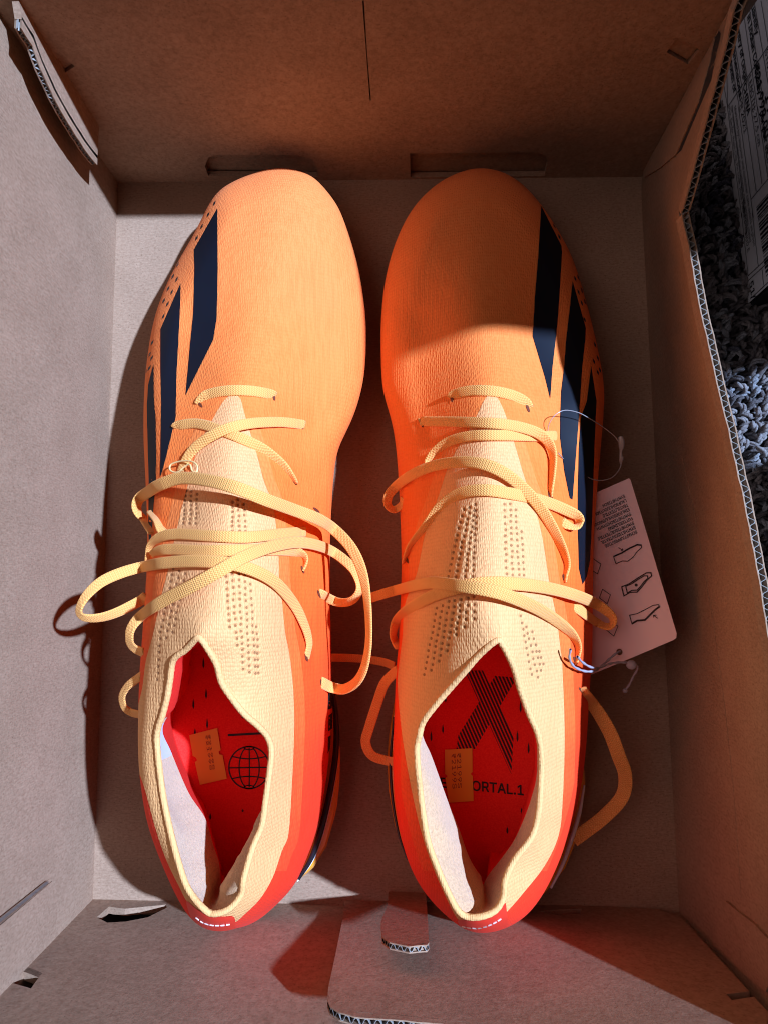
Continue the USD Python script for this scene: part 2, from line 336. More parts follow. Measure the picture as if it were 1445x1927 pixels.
# ------------------------------------------------------------------ open cardboard box
BL, BR, NL, NR = (U(*p, 0.0) for p in [(222, 343), (1205, 332), (175, 1693), (1278, 1718)])
bx = thing('shoe_box', (0, 0, 0), 'open brown corrugated cardboard box holding the pair of orange boots', 'box')
T = .003
fl = Polygon([BL[:2] + [-.006, .006], BR[:2] + [.006, .006], NR[:2] + [.006, -.006], NL[:2] + [-.006, -.006]])
obj('floor_panel', slab(fl, (0, 0, 0), np.array([1, 0, 0.]), np.array([0, 1, 0.]), T, np.array([0, 0, -1.])), 'cardboard', bx)
X, Y, Zv = np.eye(3)
def wall_frame(A, B, lean, outward):
    ex = unit(B - A); up = unit(Zv*math.cos(lean) + outward*math.sin(lean)); n = np.cross(ex, up)
    if n @ outward < 0: n = -n
    return A, ex, up, unit(n), np.linalg.norm(B - A)
def to2(px, py, fr, off=0.0):
    O, ex, up, n, L = fr; p = onplane(px, py, O - n*off, n) - O
    return np.stack([p @ ex, p @ up], -1)
def px_poly(pts, fr, off=0.0):
    a = np.array(pts, float); return Polygon(to2(a[:, 0], a[:, 1], fr, off))
# back wall
bw = wall_frame(BL, BR, math.radians(1), Y); L = bw[4]
back = sbox(-.004, -.002, L + .004, .120)
slots = [px_poly([(392, 330), (386, 312), (392, 296), (408, 291), (560, 291), (588, 299), (597, 318), (598, 332)], bw),
         px_poly([(772, 333), (771, 288), (1010, 286), (1026, 292), (1030, 305), (1024, 330)], bw)]
seam = px_poly([(682, 0), (685.2, 0), (691, 95), (698.5, 188), (696, 188), (689.2, 95)], bw)
tabs = [px_poly([(116, 103), (141, 124), (104, 148), (92, 124)], bw), px_poly([(1274, 70), (1317, 92), (1294, 120), (1254, 97)], bw)]
front = back
for s in slots + [seam] + tabs: front = front.difference(s)
obj('back_wall', slab(front, bw[0], bw[1], bw[2], T*.9, bw[3]), 'cardboard', bx)
obj('back_outer_ply', slab(back, bw[0] + bw[3]*(T + .0006), bw[1], bw[2], T, bw[3]), 'cardboard', bx)
for tb in tabs:
    obj('lock_tab', slab(tb.buffer(-.0006), bw[0] + bw[3]*.0012, bw[1], bw[2], T*.5, bw[3]), 'cardboard', bx)
# left wall
lw = wall_frame(BL, NL, math.radians(1), -X)
left = sbox(-.004, -.002, lw[4] + .02, .128)
obj('side_wall', slab(left, lw[0], lw[1], lw[2], T, lw[3]), 'cardboard', bx)
# right wall: bowed inwards at its rim, and running on into the side wing of the lid that rises at the back corner
rw = wall_frame(BR, NR, math.radians(1.2), X)
RIM = [(a_, b_, c_ + .006) for a_, b_, c_ in [(1447, 1212, .113), (1432, 1120, .112), (1416, 1030, .111), (1396, 930, .109), (1374, 830, .107), (1351, 730, .1055), (1330, 640, .104), (1310, 548, .1025), (1297, 470, .101), (1282, 404, .100), (1285, 390, .102), (1310, 298, .117), (1335, 200, .132), (1368, 75, .149), (1393, -12, .160)]]
r3 = np.array([U(*q) for q in RIM])
r3 = np.vstack([[NR + np.array([.004, -.014, .123])], r3, [[.1190, .142, .168], [.1230, .154, .174], [.1265, .165, .178], [.1285, .173, .180]]])
kink = int(np.argmin(np.abs(r3 - U(1282, 404, .106)).sum(1)))
sy = np.array([p[1] for p in r3]); nb = len(r3)
base = np.zeros_like(r3)
for i in range(nb):
    if i <= kink: t = (r3[i, 1] - r3[0, 1])/(r3[kink, 1] - r3[0, 1]); base[i] = NR + np.array([0, -.014, 0]) + (BR - NR + np.array([0, .014 - .028, 0]))*t
    else:
        t = (i - kink)/(nb - 1 - kink); q = min(1, t*5); base[i] = base[kink]*(1 - q) + BR*q + np.array([0, 0, max(0, t - .2)/.8*.172])
both = smooth_path(np.column_stack([r3[:, 1:2]*1000, r3[:, 2:]*1000, r3[:, :1]*1000, base*1000]), step=5)/1000
rimw = np.column_stack([both[:, 2], both[:, 0], both[:, 1]]); basw = both[:, 3:]
def ruled(a, b, ts, bowing=0.0):
    return [b + (a - b)*t + np.array([1.0, 0, 0])*bowing*math.sin(math.pi*t) for t in ts]
TS = np.linspace(0, 1, 14)
vin = ruled(rimw, basw, TS, .0025)
LW = np.linalg.norm(rimw - basw, axis=1, keepdims=True)
dn = unit_rows(basw - rimw)
rin = [v - 0 for v in vin]; rin[-1] = rin[-1] + dn*.0045
vout = [v + np.array([T, 0, 0]) for v in rin]
v_, f_ = loft(rin + vout[::-1] + [rin[0]], closed=False)
obj('side_wall', (v_, f_), 'cardboard', bx, smooth=35)
kk = int(np.argmin(np.abs(rimw - r3[kink]).sum(1)))
for seg, dd in ((rimw[:kk + 1], [-.05, .1, -1]), (rimw[kk:], [.1, .8, -.8])):
    edge_obj('corrugated_rim', corrugated(seg, dd, X, .0027), bx)
gv = np.vstack(ruled(rimw, basw, np.linspace(0, 1, 40), .0025)); gq = (gv - CAM) @ CM
from scipy.interpolate import LinearNDInterpolator
gpx = np.column_stack([722.5 + FPX*gq[:, 0]/-gq[:, 2], 963.5 - FPX*gq[:, 1]/-gq[:, 2]])
rz = LinearNDInterpolator(gpx, gv[:, 2])
def right_wall_patch(pts, step, delta):
    pp, tt = tri_domain(Polygon(pts).buffer(0), step); z = rz(pp); ok = ~np.isnan(z); z = np.where(ok, z, 0)
    tt = tt[ok[tt].all(1)]; top = toward_cam(U(pp[:, 0], pp[:, 1], z), delta); return top, tt
def thick_patch(top, tt, d):
    m = trimesh.Trimesh(top, tt, process=False); e = m.edges_sorted; key, inv, cnt = np.unique(e, axis=0, return_inverse=True, return_counts=True)
    bd = m.edges[cnt[inv.ravel()] == 1]; n = len(top); low = top + d
    side = np.vstack([np.column_stack([bd[:, 0], bd[:, 1] + n, bd[:, 1]]), np.column_stack([bd[:, 0], bd[:, 0] + n, bd[:, 1] + n])])
    return np.vstack([top, low]), np.vstack([tt, tt[:, ::-1] + n, side])
# near wall, leaning outwards
NEAR_LEAN = math.radians(4)
nw = wall_frame(NL, NR, NEAR_LEAN, -Y)
near = sbox(-.03, -.002, nw[4] + .03, .125)
near_holes = [px_poly([(182, 1727), (205, 1707), (235, 1711), (313, 1703), (314, 1709), (278, 1727), (236, 1735), (202, 1737)], nw),
              px_poly([(31, 1825), (73, 1840), (58, 1861), (17, 1849)], nw),
              px_poly([(1367, 1872), (1425, 1865), (1422, 1876), (1377, 1883)], nw),
              px_poly([(1012, 1716), (1060, 1712), (1094, 1711), (1092, 1720), (1050, 1723)], nw)]
nfront = near
for s in near_holes: nfront = nfront.difference(s)
obj('front_wall', slab(nfront, nw[0], nw[1], nw[2], T, nw[3]), 'cardboard', bx)
obj('front_outer_ply', slab(near, nw[0] + nw[3]*.011, nw[1], nw[2], T, nw[3]), 'cardboard', bx)
def edge_on(pts, fr, off=0.0, **k):
    a = np.array(pts, float); p = onplane(a[:, 0], a[:, 1], fr[0] - fr[3]*off, fr[3]); return p
edge_obj('slot_edge', corrugated(edge_on([(31, 1825), (73, 1840)], nw) , -nw[2], nw[3], T, .003, .0028), bx)
# dust flaps folded from the front wall along both side walls
fpl = px_poly([(90, 1667), (98, 1762), (20, 1836), (-60, 1905), (-60, 1790), (0, 1743)], lw, .0035)
obj('dust_flap', slab(fpl, lw[0] - lw[3]*.0035, lw[1], lw[2], T*.9, lw[3]), 'cardboard', bx)
edge_obj('flap_edge', corrugated(edge_on([(91, 1665), (0, 1739), (-40, 1772)], lw, .0035), -lw[2], lw[3], T*.9, .003, .0026), bx)
v_, f_ = right_wall_patch([(1364, 1696), (1385, 1714), (1420, 1741), (1452, 1776), (1470, 1800), (1440, 1868), (1400, 1835), (1338, 1778)], 9, .0034)
obj('dust_flap', thick_patch(v_, f_, np.array([.0026, 0, 0])), 'cardboard', bx, smooth=30)
# glue flaps of the back wall: the left one stands clear of its wall
lf = (np.array([lw[0][0] + .0085, BL[1], 0.0]), -Y, Zv, -X, 1.0)
e2 = to2(*np.array([(40, 48), (62, 85), (78, 128), (102, 182), (130, 232), (158, 276), (176, 300), (183, 309)], float).T, lf)
lpoly = Polygon(np.vstack([e2 - [.0028, 0], [[-.004, e2[-1, 1]], [-.004, e2[0, 1] + .004]]]))
obj('glue_flap', slab(lpoly.buffer(0), lf[0], lf[1], lf[2], T*.85, -X), 'cardboard', bx)
e3 = lf[0] + e2[:, :1]*lf[1] + e2[:, 1:]*lf[2]
edge_obj('flap_edge', corrugated(e3 - np.array([0, .0006, 0]), Y, -X, T*.85, .0045, .003), bx)
v_, f_ = right_wall_patch([(1370, 20), (1347, 48), (1336, 112), (1313, 192), (1271, 290), (1240, 316), (1207, 336), (1248, 262), (1299, 132), (1346, 58)], 9, .0040)
cr = LineString([(1281,860),(1303,960),(1325,1080),(1343,1190),(1362,1330),(1378,1480),(1393,1690)]).buffer(1.2)
vc_, fc_ = right_wall_patch(np.array(cr.exterior.coords), 4, .0005); obj('wall_crease', thick_patch(vc_, fc_, np.array([.0008, 0, 0])), 'cardboard', bx, smooth=30)
obj('glue_flap', thick_patch(v_, f_, np.array([.0026, 0, 0])), 'cardboard', bx, smooth=30)
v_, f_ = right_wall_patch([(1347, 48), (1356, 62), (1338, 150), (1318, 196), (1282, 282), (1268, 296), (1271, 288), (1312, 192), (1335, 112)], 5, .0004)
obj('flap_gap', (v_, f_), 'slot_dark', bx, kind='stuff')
# lid flap tucked down inside the front wall, free end standing off it
tf = wall_frame(NL + np.array([0, .002, 0]), NR + np.array([0, .002, 0]), math.radians(-.3), -Y)
tuck_px = [(651, 1683), (643, 1740), (632, 1795), (618, 1860), (617, 1874), (623, 1886), (640, 1897), (668, 1905), (740, 1911), (830, 1919), (900, 1927), (1100, 1950), (1440, 1990), (1445, 1905), (1284, 1730), (1240, 1712), (1100, 1704)]
tp = px_poly(tuck_px, tf).buffer(0).difference(px_poly([(1367, 1872), (1425, 1865), (1422, 1876), (1377, 1883)], tf)).difference(px_poly([(1012, 1716), (1060, 1712), (1094, 1711), (1092, 1720), (1050, 1723)], tf))
obj('tuck_flap', slab(tp, tf[0], tf[1], tf[2], T*.9, tf[3]), 'cardboard', bx)
edge_obj('flap_edge', corrugated(edge_on([(618, 1872), (623, 1886), (640, 1897), (668, 1905), (740, 1911), (830, 1919), (900, 1927), (1000, 1939)], tf) + tf[2]*.003, -tf[2], tf[3], T*.9, .003, .0034), bx)
# torn lock tab sticking up in front of it
tb = wall_frame(NL + np.array([0, .006, 0]), NR + np.array([0, .006, 0]), math.radians(-5), -Y)
tabp = px_poly([(731, 1676), (801, 1672), (807, 1771), (803, 1777), (770, 1779), (733, 1771), (719, 1760), (717, 1735), (729, 1704)], tb).buffer(0)
obj('torn_tab', slab(tabp, tb[0], tb[1], tb[2], T*.8, tb[3]), 'cardboard', bx)
edge_obj('flap_edge', corrugated(edge_on([(719, 1760), (733, 1771), (770, 1779), (803, 1777), (807, 1771)], tb) + tb[2]*.0016, -tb[2], tb[3], T*.8, .002, .003), bx)
DEBUG = False
# ------------------------------------------------------------------ football boots
class Boot: pass
def sample_outline(pts):
    return smooth_outline(pts, 450)
def make_surface(outline, ctrl, default_R):
    """outline rows: px, py, z of the silhouette, extra height of the unrounded surface there, rounding width in px."""
    o = sample_outline(outline); b = Boot(); b.outline = o.copy(); b.sil = Polygon(o[:, :2]).buffer(0)
    o = dens(np.vstack([o, o[:1]]), 1.0)[:-1]; tree = cKDTree(o[:, :2])
    c = np.array(ctrl, float); s = np.array(outline, float)
    P = np.vstack([c[:, :2], s[:, :2]]); Z = np.r_[c[:, 2], s[:, 2] + s[:, 3]]
    rbf = RBFInterpolator(P/100, Z*100, kernel='thin_plate_spline', smoothing=.02)
    def zf(p):
        p = np.atleast_2d(np.asarray(p, float)); d, i = tree.query(p, k=6)
        w = 1/(d + 2.0); w /= w.sum(1, keepdims=True)
        R = (o[i, 4]*w).sum(1); zs = (o[i, 2]*w).sum(1)
        base = rbf(p/100)/100 + (meshkit.fbm(np.column_stack([p/95, np.zeros(len(p))]), 3, 9) - .5)*.0016; q = np.clip(d[:, 0]/R, 0, 1)
        e = np.sqrt(np.clip(1 - (1 - q)**2, 0, 1))
        out = ~shapely.contains_xy(b.sil, p[:, 0], p[:, 1])
        e = np.where(out, 0, e)
        return zs*(1 - e) + base*e
    b.zf = zf
    b.at = lambda p, delta=0.0: toward_cam(U(np.atleast_2d(p)[:, 0], np.atleast_2d(p)[:, 1], zf(p)), delta)
    return b
def drape(b, poly, step, delta=0.0, extra=None, bstep=None):
    p, t = tri_domain(poly, step, extra, bstep); return b.at(p, delta), t
def stroke_poly(pts, w, cap='flat'):
    return LineString(pts).buffer(w/2, cap_style=cap, join_style='mitre', quad_segs=4)
def plane_mesh(poly, z, th=.00015):
    v, f = flat_tri(poly); top = U(v[:, 0], v[:, 1], z)
    return top, f[:, ::-1]

def build_boot(spec, label, group):
    b = make_surface(spec['outline'], spec['ctrl'], 40)
    base = U(*spec['base'], 0.0)
    root = thing('football_boot', base, label, 'football boot', group)
    b.root = root
    rim = np.array([r[:3] for r in spec['rim']], float)
    rimc = smooth_path(rim, closed=True, step=4)
    opening = Polygon(rimc[:, :2]).buffer(0)
    cream = Polygon(smooth_path(np.array(spec['cream'], float), closed=True, step=6)).buffer(0).intersection(b.sil.buffer(-.01))
    # rows close to the silhouette, so that the edge rounds over
    extra = np.vstack([dens(np.array(b.sil.buffer(-d).exterior.coords), 1.4 + d*.35) for d in (2.0, 4.2, 7.5, 11.5)])
    up_poly = b.sil.difference(cream).difference(opening)
    v, f = drape(b, up_poly, 5, extra=extra, bstep=2.0)
    # the side below the silhouette, down to the sole
    o = smooth_outline(spec['outline'], 450)
    P0 = U(o[:, 0], o[:, 1], o[:, 2]); cen = P0.mean(0)
    tan = np.roll(P0, -1, 0) - np.roll(P0, 1, 0); nrm = np.stack([tan[:, 1], -tan[:, 0]], 1); nrm /= np.linalg.norm(nrm, axis=1, keepdims=True)
    if ((P0[:, :2] - cen[:2])*nrm).sum() < 0: nrm = -nrm
    rd = P0 - CAM; rd = rd/np.abs(rd[:, 2:]); slope = (rd[:, :2]*nrm).sum(1)
    loops = []; ZB = .0165
    for t in np.linspace(0, 1, 9):
        z = P0[:, 2]*(1 - t) + ZB*t; drop = P0[:, 2] - z
        heel = np.clip((-nrm[:, 1] - .35)/.3, 0, 1); k = np.where(slope > 0, .72 + .26*heel, 1.15)
        off = np.clip(slope*drop*k, -.02, .0135 + .006*heel) - .0030*max(0, (t - .55)/.45)**2 - .0012*np.minimum(1, drop/.004)*np.minimum(1, t*4)
        loops.append(np.column_stack([P0[:, :2] + nrm*off[:, None], z]))
    b.foot = loops[-1]; b.nrm = nrm
    sv, sf = loft(loops)
    up = cat_m([trimesh.Trimesh(v, f, process=False), trimesh.Trimesh(sv, sf[:, ::-1], process=False)])
    obj('upper', up, 'orange_knit', root, smooth=40)
    # looser-knit eyestay round the tongue
    ring = cream.buffer(20).difference(cream.buffer(.2)).intersection(b.sil.buffer(-14)).intersection(Polygon([(0, 790), (1445, 790), (1445, 1640), (0, 1640)]))
    ring = max(getattr(ring, 'geoms', [ring]), key=lambda q: q.area) if spec['base'][0] < 0 else ring
    for g_ in getattr(ring, 'geoms', [ring]):
        if g_.area > 300: obj('eyestay', drape(b, g_, 5, .00014), 'eyestay_knit', root, smooth=True)
    # knitted collar and tongue, with the eyelet-knit dents pressed in
    holes = np.array(spec['holes'], float)
    pc, tc = tri_domain(cream.difference(opening), 2.6)
    d, i = cKDTree(holes).query(pc)
    vc = b.at(pc, .0002); dent = np.exp(-(d/3.0)**2)*.0012
    vc = vc + unit_rows(vc - CAM)*dent[:, None]
    obj('collar', (vc, tc), 'cream_knit', root, smooth=50)
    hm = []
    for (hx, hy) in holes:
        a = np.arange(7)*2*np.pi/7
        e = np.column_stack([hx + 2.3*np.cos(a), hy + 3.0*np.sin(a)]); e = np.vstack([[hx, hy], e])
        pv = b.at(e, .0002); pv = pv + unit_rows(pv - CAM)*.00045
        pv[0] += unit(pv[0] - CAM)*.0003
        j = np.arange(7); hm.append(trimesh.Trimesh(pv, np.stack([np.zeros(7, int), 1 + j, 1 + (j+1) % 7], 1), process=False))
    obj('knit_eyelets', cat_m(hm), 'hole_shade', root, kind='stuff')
    # rim bead
    R3 = U(rimc[:, 0], rimc[:, 1], rimc[:, 2])
    zr = b.zf(rimc[:, :2]); R3 = U(rimc[:, 0], rimc[:, 1], zr)
    rr = .0011*(1 + .05*np.sin(np.arange(len(R3))*2.2))
    obj('collar_rim', tube(R3, rr, 8, closed=True), 'cream_rim_knit', root, smooth=True)
    # padded lining
    cw = R3.mean(0); tn = np.roll(R3, -1, 0) - np.roll(R3, 1, 0); rn = np.stack([tn[:, 1], -tn[:, 0]], 1); rn /= np.linalg.norm(rn, axis=1, keepdims=True) + 1e-9
    if ((R3[:, :2] - cw[:2])*rn).sum() < 0: rn = -rn
    inner = []
    for r in spec['rim']:
        q = U(r[0], r[1], b.zf(np.array([[r[0], r[1]]]))[0])
        inner.append((U(r[3], r[4], r[5]) - q) if r[3] is not None else np.array([np.nan]*3))
    inner = np.array(inner); rimraw = np.array([r[:2] for r in spec['rim']], float)
    out_n = rn[cKDTree(rimc[:, :2]).query(rimraw)[1]]
    free = np.isnan(inner[:, 0]); fr_ = free.astype(float)[:, None]; inner[free] = np.column_stack([out_n[free]*.0022, np.full(free.sum(), -.019)])
    # spread the offsets along the dense rim
    seg = smooth_path(np.column_stack([rimraw, inner, fr_]), closed=True, step=4)[:, 2:]
    seg = seg[:len(R3)]; fw = np.clip(seg[:, 3:4], 0, 1); seg = seg[:, :3]
    loopsL = []
    for t in np.linspace(0, 1, 8):
        bulge = math.sin(t*math.pi/2)
        late = 1 - math.cos(t*math.pi/2)
        L = R3 + np.column_stack([seg[:, :2]*(bulge*(1 - fw) + late*fw), seg[:, 2:]*(late*(1 - fw) + bulge*fw)])
        L = L - np.array([0, 0, .0009*math.sin(min(1, t*2.5)*math.pi)*(1 if t < .4 else 0) + (.0004 if 0 < t < .5 else 0)])
        wob = (meshkit.fbm(L*np.array([110, 110, 60.]), 3, 5) - .5)*.0034*math.sin(t*math.pi)*(1 - fw[:, 0])
        L = L + np.column_stack([rn*wob[:, None], wob*.6]); loopsL.append(L)
    E = loopsL[-1]; zi = spec['z_insole']
    for t in (.3, .65, 1.0):
        zz = E[:, 2]*(1 - t) + (zi - .001)*t; rdE = E - CAM; sl = (rdE[:, :2]*rn).sum(1)/np.abs(rdE[:, 2])
        under = np.maximum(.0035*t, np.clip(sl, 0, 1)*(E[:, 2] - zz)*.8 + .0006*t)[:, None]
        loopsL.append(np.column_stack([E[:, :2] + rn*under, zz]))
    if DEBUG:
        for k_, L in enumerate(loopsL):
            q = (L - CAM) @ CM; pp_ = np.column_stack([722.5 + FPX*q[:, 0]/-q[:, 2], 963.5 - FPX*q[:, 1]/-q[:, 2]]); bad = (L[:, 2] > b.zf(pp_)) & ~shapely.contains_xy(opening.buffer(2), pp_[:, 0], pp_[:, 1])
            if bad.any(): print(k_, np.round(pp_[bad], 0).tolist()[:6], np.round(L[bad][:6, 2], 4), np.round(b.zf(pp_[bad])[:6], 4))
    n_ = len(R3); padded = fw[:, 0] < .6
    def columns(loops, keep):
        v, f = loft(loops); col = f % n_; f = f[keep[col].all(1)]; ids, inv = np.unique(f, return_inverse=True); return v[ids], inv.reshape(-1, 3)
    obj('lining', columns(loopsL[:8], padded), 'felt', root, smooth=True)
    v1, f1 = columns(loopsL[:8], ~padded | np.roll(~padded, 1) | np.roll(~padded, -1)); v2, f2 = loft(loopsL[7:])
    obj('inner_wall', cat_m([trimesh.Trimesh(v1 - [0, 0, .0003], f1, process=False), trimesh.Trimesh(v2, f2, process=False)]), 'insole_red', root, smooth=True)
    b.liningL, b.n_rim = loopsL, len(R3); b.rim_px = rimc
    # insole
    ip = Polygon(b.foot[:, :2]).buffer(-.004)
    iv, if_ = flat_tri(ip); ins = obj('insole', (np.column_stack([iv, np.full(len(iv), zi)]), if_), 'insole_red', root)
    b.insole = ins
    for kind, polys in spec['insole_prints']:
        if kind == 'dash_print':
            for p in polys: obj(kind, plane_mesh(p, zi + .0002), 'print_black', ins)
            continue
        vs, fs = zip(*[plane_mesh(p, zi + .0002) for p in polys])
        obj(kind, cat_m([trimesh.Trimesh(a, c, process=False) for a, c in zip(vs, fs)]), 'print_black', ins)
    # price sticker with its two notches
    st = Polygon(spec['sticker']); v_, f_ = plane_mesh(st, zi + .0006)
    stp = obj('price_sticker', (v_, f_), 'sticker_orange', root, label='orange price sticker on the red insole')
    O, a1, a2 = (U(*q, zi + .0008) for q in spec['sticker_text'])
    ex = a1 - O; hgt = np.linalg.norm(a2 - O); ey = unit(a2 - O)
    tm = meshkit.text_mesh('₹2199S', 1.0, .01); w = tm.bounds[1][0]
    for k in (0.0, .95):
        vv = O + tm.vertices[:, :1]/w*ex + (tm.vertices[:, 1:2]*.72 - k)*ey*hgt
        obj('price_digits', (vv + Zv*(tm.vertices[:, 2:]*.002), tm.faces), 'sticker_ink', stp)
    # three navy side stripes, knit dashes
    for pl in spec['stripes']:
        pg = Polygon(pl).buffer(0).intersection(b.sil.buffer(-1.2))
        obj('stripe', drape(b, pg, 6, .00035), 'stripe_navy', root, smooth=True)
    dm = []
    for (x, y, a, l, w_) in spec['dashes']:
        dx, dy = math.cos(a)*l/2, math.sin(a)*l/2
        pg = Polygon([(x - dx, y - dy), (x + dy/l*w_, y - dx/l*w_), (x + dx, y + dy), (x - dy/l*w_, y + dx/l*w_)]).intersection(b.sil.buffer(-.6))
        if pg.is_empty or pg.geom_type != 'Polygon': continue
        vv, ff = flat_tri(pg); dm.append(trimesh.Trimesh(b.at(vv, .0003), ff[:, ::-1], process=False))
    obj('knit_dashes', cat_m(dm), 'dash_black', root, kind='stuff')
    for pl in spec.get('logo', []):
        vv, ff = tri_domain(Polygon(pl).buffer(0), 4); obj('side_mark', (b.at(vv, .0004), ff), 'print_black', root)
    # heel tab and its stitches
    ht = Polygon(smooth_path(np.array(spec['heel_tab'], float), closed=True, step=4)).buffer(0).intersection(b.sil.buffer(-.3))
    tabp_ = obj('heel_tab', drape(b, ht, 3, .0009), 'heel_red', root, smooth=True)
    sp = smooth_path(np.array(spec['stitch'], float), step=3); s_ = np.r_[0, np.cumsum(np.linalg.norm(np.diff(sp, axis=0), axis=1))]
    for k in range(int(s_[-1]//10)):
        u = np.linspace(k*10 + 1.5, k*10 + 8.5, 4); q = np.column_stack([np.interp(u, s_, sp[:, 0]), np.interp(u, s_, sp[:, 1])])
        obj('stitch', tube(b.at(q, .0012), .0003, 5), 'white_thread', tabp_)
    # sole plate with its coloured edge lines, and the studs
    foot = Polygon(b.foot[:, :2]).buffer(-.001)
    flares = [Polygon([(*U(x, y, .018)[:2],) for x, y in fl_]) for fl_ in spec['flares']]
    plate = foot.union(shapely.union_all([q.buffer(0) for q in flares])).buffer(.003).buffer(-.003).simplify(.0003)
    if plate.geom_type != 'Polygon': plate = max(plate.geoms, key=lambda q: q.area)
    lay = []
    for dz, inset in ((.0105, .003), (.0125, .0008), (.016, 0), (.0178, .0008), (.0184, .003)):
        ring = plate.buffer(-inset) if inset else plate
        if ring.geom_type != 'Polygon': ring = max(ring.geoms, key=lambda q: q.area)
        L = np.array(ring.exterior.coords)[:-1]; s0 = np.argmax(L[:, 1]); L = np.roll(L, -s0, 0)
        L = np.vstack([L, L[:1]]); sl = np.r_[0, np.cumsum(np.linalg.norm(np.diff(L, axis=0), axis=1))]; u = np.linspace(0, sl[-1], 220, endpoint=False)
        lay.append(np.column_stack([np.interp(u, sl, L[:, 0]), np.interp(u, sl, L[:, 1]), np.full(220, dz)]))
    pv, pf = loft(lay)
    caps = []
    for L, flip in ((lay[0], True), (lay[-1], False)):
        cv, cf = flat_tri(Polygon(L[:, :2]).buffer(0)); caps.append(trimesh.Trimesh(np.column_stack([cv, np.full(len(cv), L[0, 2])]), cf[:, ::-1] if flip else cf, process=False))
    plt = obj('sole_plate', cat_m([trimesh.Trimesh(pv, pf, process=False)] + caps), 'amber_plate', root, smooth=30)
    for nm, mt, ln in spec['edge_lines']:
        lp = smooth_path(np.array(ln, float), step=5)       # px, py, z, radius mm
        obj(nm, tube(U(lp[:, 0], lp[:, 1], lp[:, 2]), lp[:, 3]/1000, 8), mt, plt, smooth=True)
    px0, py0, px1, py1 = foot.bounds; cxs = (px0 + px1)/2
    for (u_, v_) in [(.22, .90), (.72, .90), (.12, .74), (.82, .74), (.16, .58), (.80, .58), (.25, .22), (.75, .22), (.28, .08), (.70, .08)]:
        yy_ = py0 + v_*(py1 - py0); sec = foot.intersection(LineString([(px0 - 1, yy_), (px1 + 1, yy_)])).bounds
        xx_ = sec[0] + (.12 + .76*u_)*(sec[2] - sec[0])
        cone = trimesh.creation.revolve([[0, 0], [.0030, 0], [.0036, .0006], [.0058, .0108], [0, .0108]], sections=12); cone.apply_translation((xx_, yy_, 0))
        obj('stud', cone, 'amber_plate', plt, smooth=30)
    return b
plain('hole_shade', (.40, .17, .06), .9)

def holes_in(rows):
    """rows of eyelet-knit holes: (x0, y0, x1, y1, count) lines."""
    out = []
    for x0, y0, x1, y1, n in rows:
        t = np.linspace(0, 1, n); out.append(np.column_stack([x0 + (x1-x0)*t, y0 + (y1-y0)*t]))
    h = np.vstack(out); return h + np.random.default_rng(3).normal(0, .5, h.shape)
def globe(cx, cy, rx, ry, w=2.6):
    out = [Polygon(np.column_stack([cx + rx*np.cos(a), cy + ry*np.sin(a)])).exterior.buffer(w/2) for a in [np.linspace(0, 2*np.pi, 48, endpoint=False)]]
    for k in (-.48, .02, .50):
        t = np.linspace(-.93, .93, 14); out.append(stroke_poly(np.column_stack([cx + rx*k*np.sqrt(1 - t*t)*1.02 , cy + ry*t]), w*.85))
    out.append(stroke_poly([(cx - rx, cy + .5), (cx + rx, cy - .5)], w*.85))
    for s in (-1, 1):
        t = np.linspace(-.82, .82, 12); out.append(stroke_poly(np.column_stack([cx + rx*t, cy + s*ry*(.42 + .16*(t*t)) ]), w*.85))
        out.append(stroke_poly(np.column_stack([cx + rx*.24*np.cos(np.linspace(0, np.pi*2, 16)), cy + s*ry*.93 + 3.2*np.sin(np.linspace(0, np.pi*2, 16))]), w*.7))
    return out
def drop(x, y, l=11, w=2.6):
    return Polygon([(x, y - l/2), (x + w*.6, y - l*.1), (x + w*.7, y + l*.25), (x, y + l/2), (x - w*.7, y + l*.2), (x - w*.5, y - l*.15)])

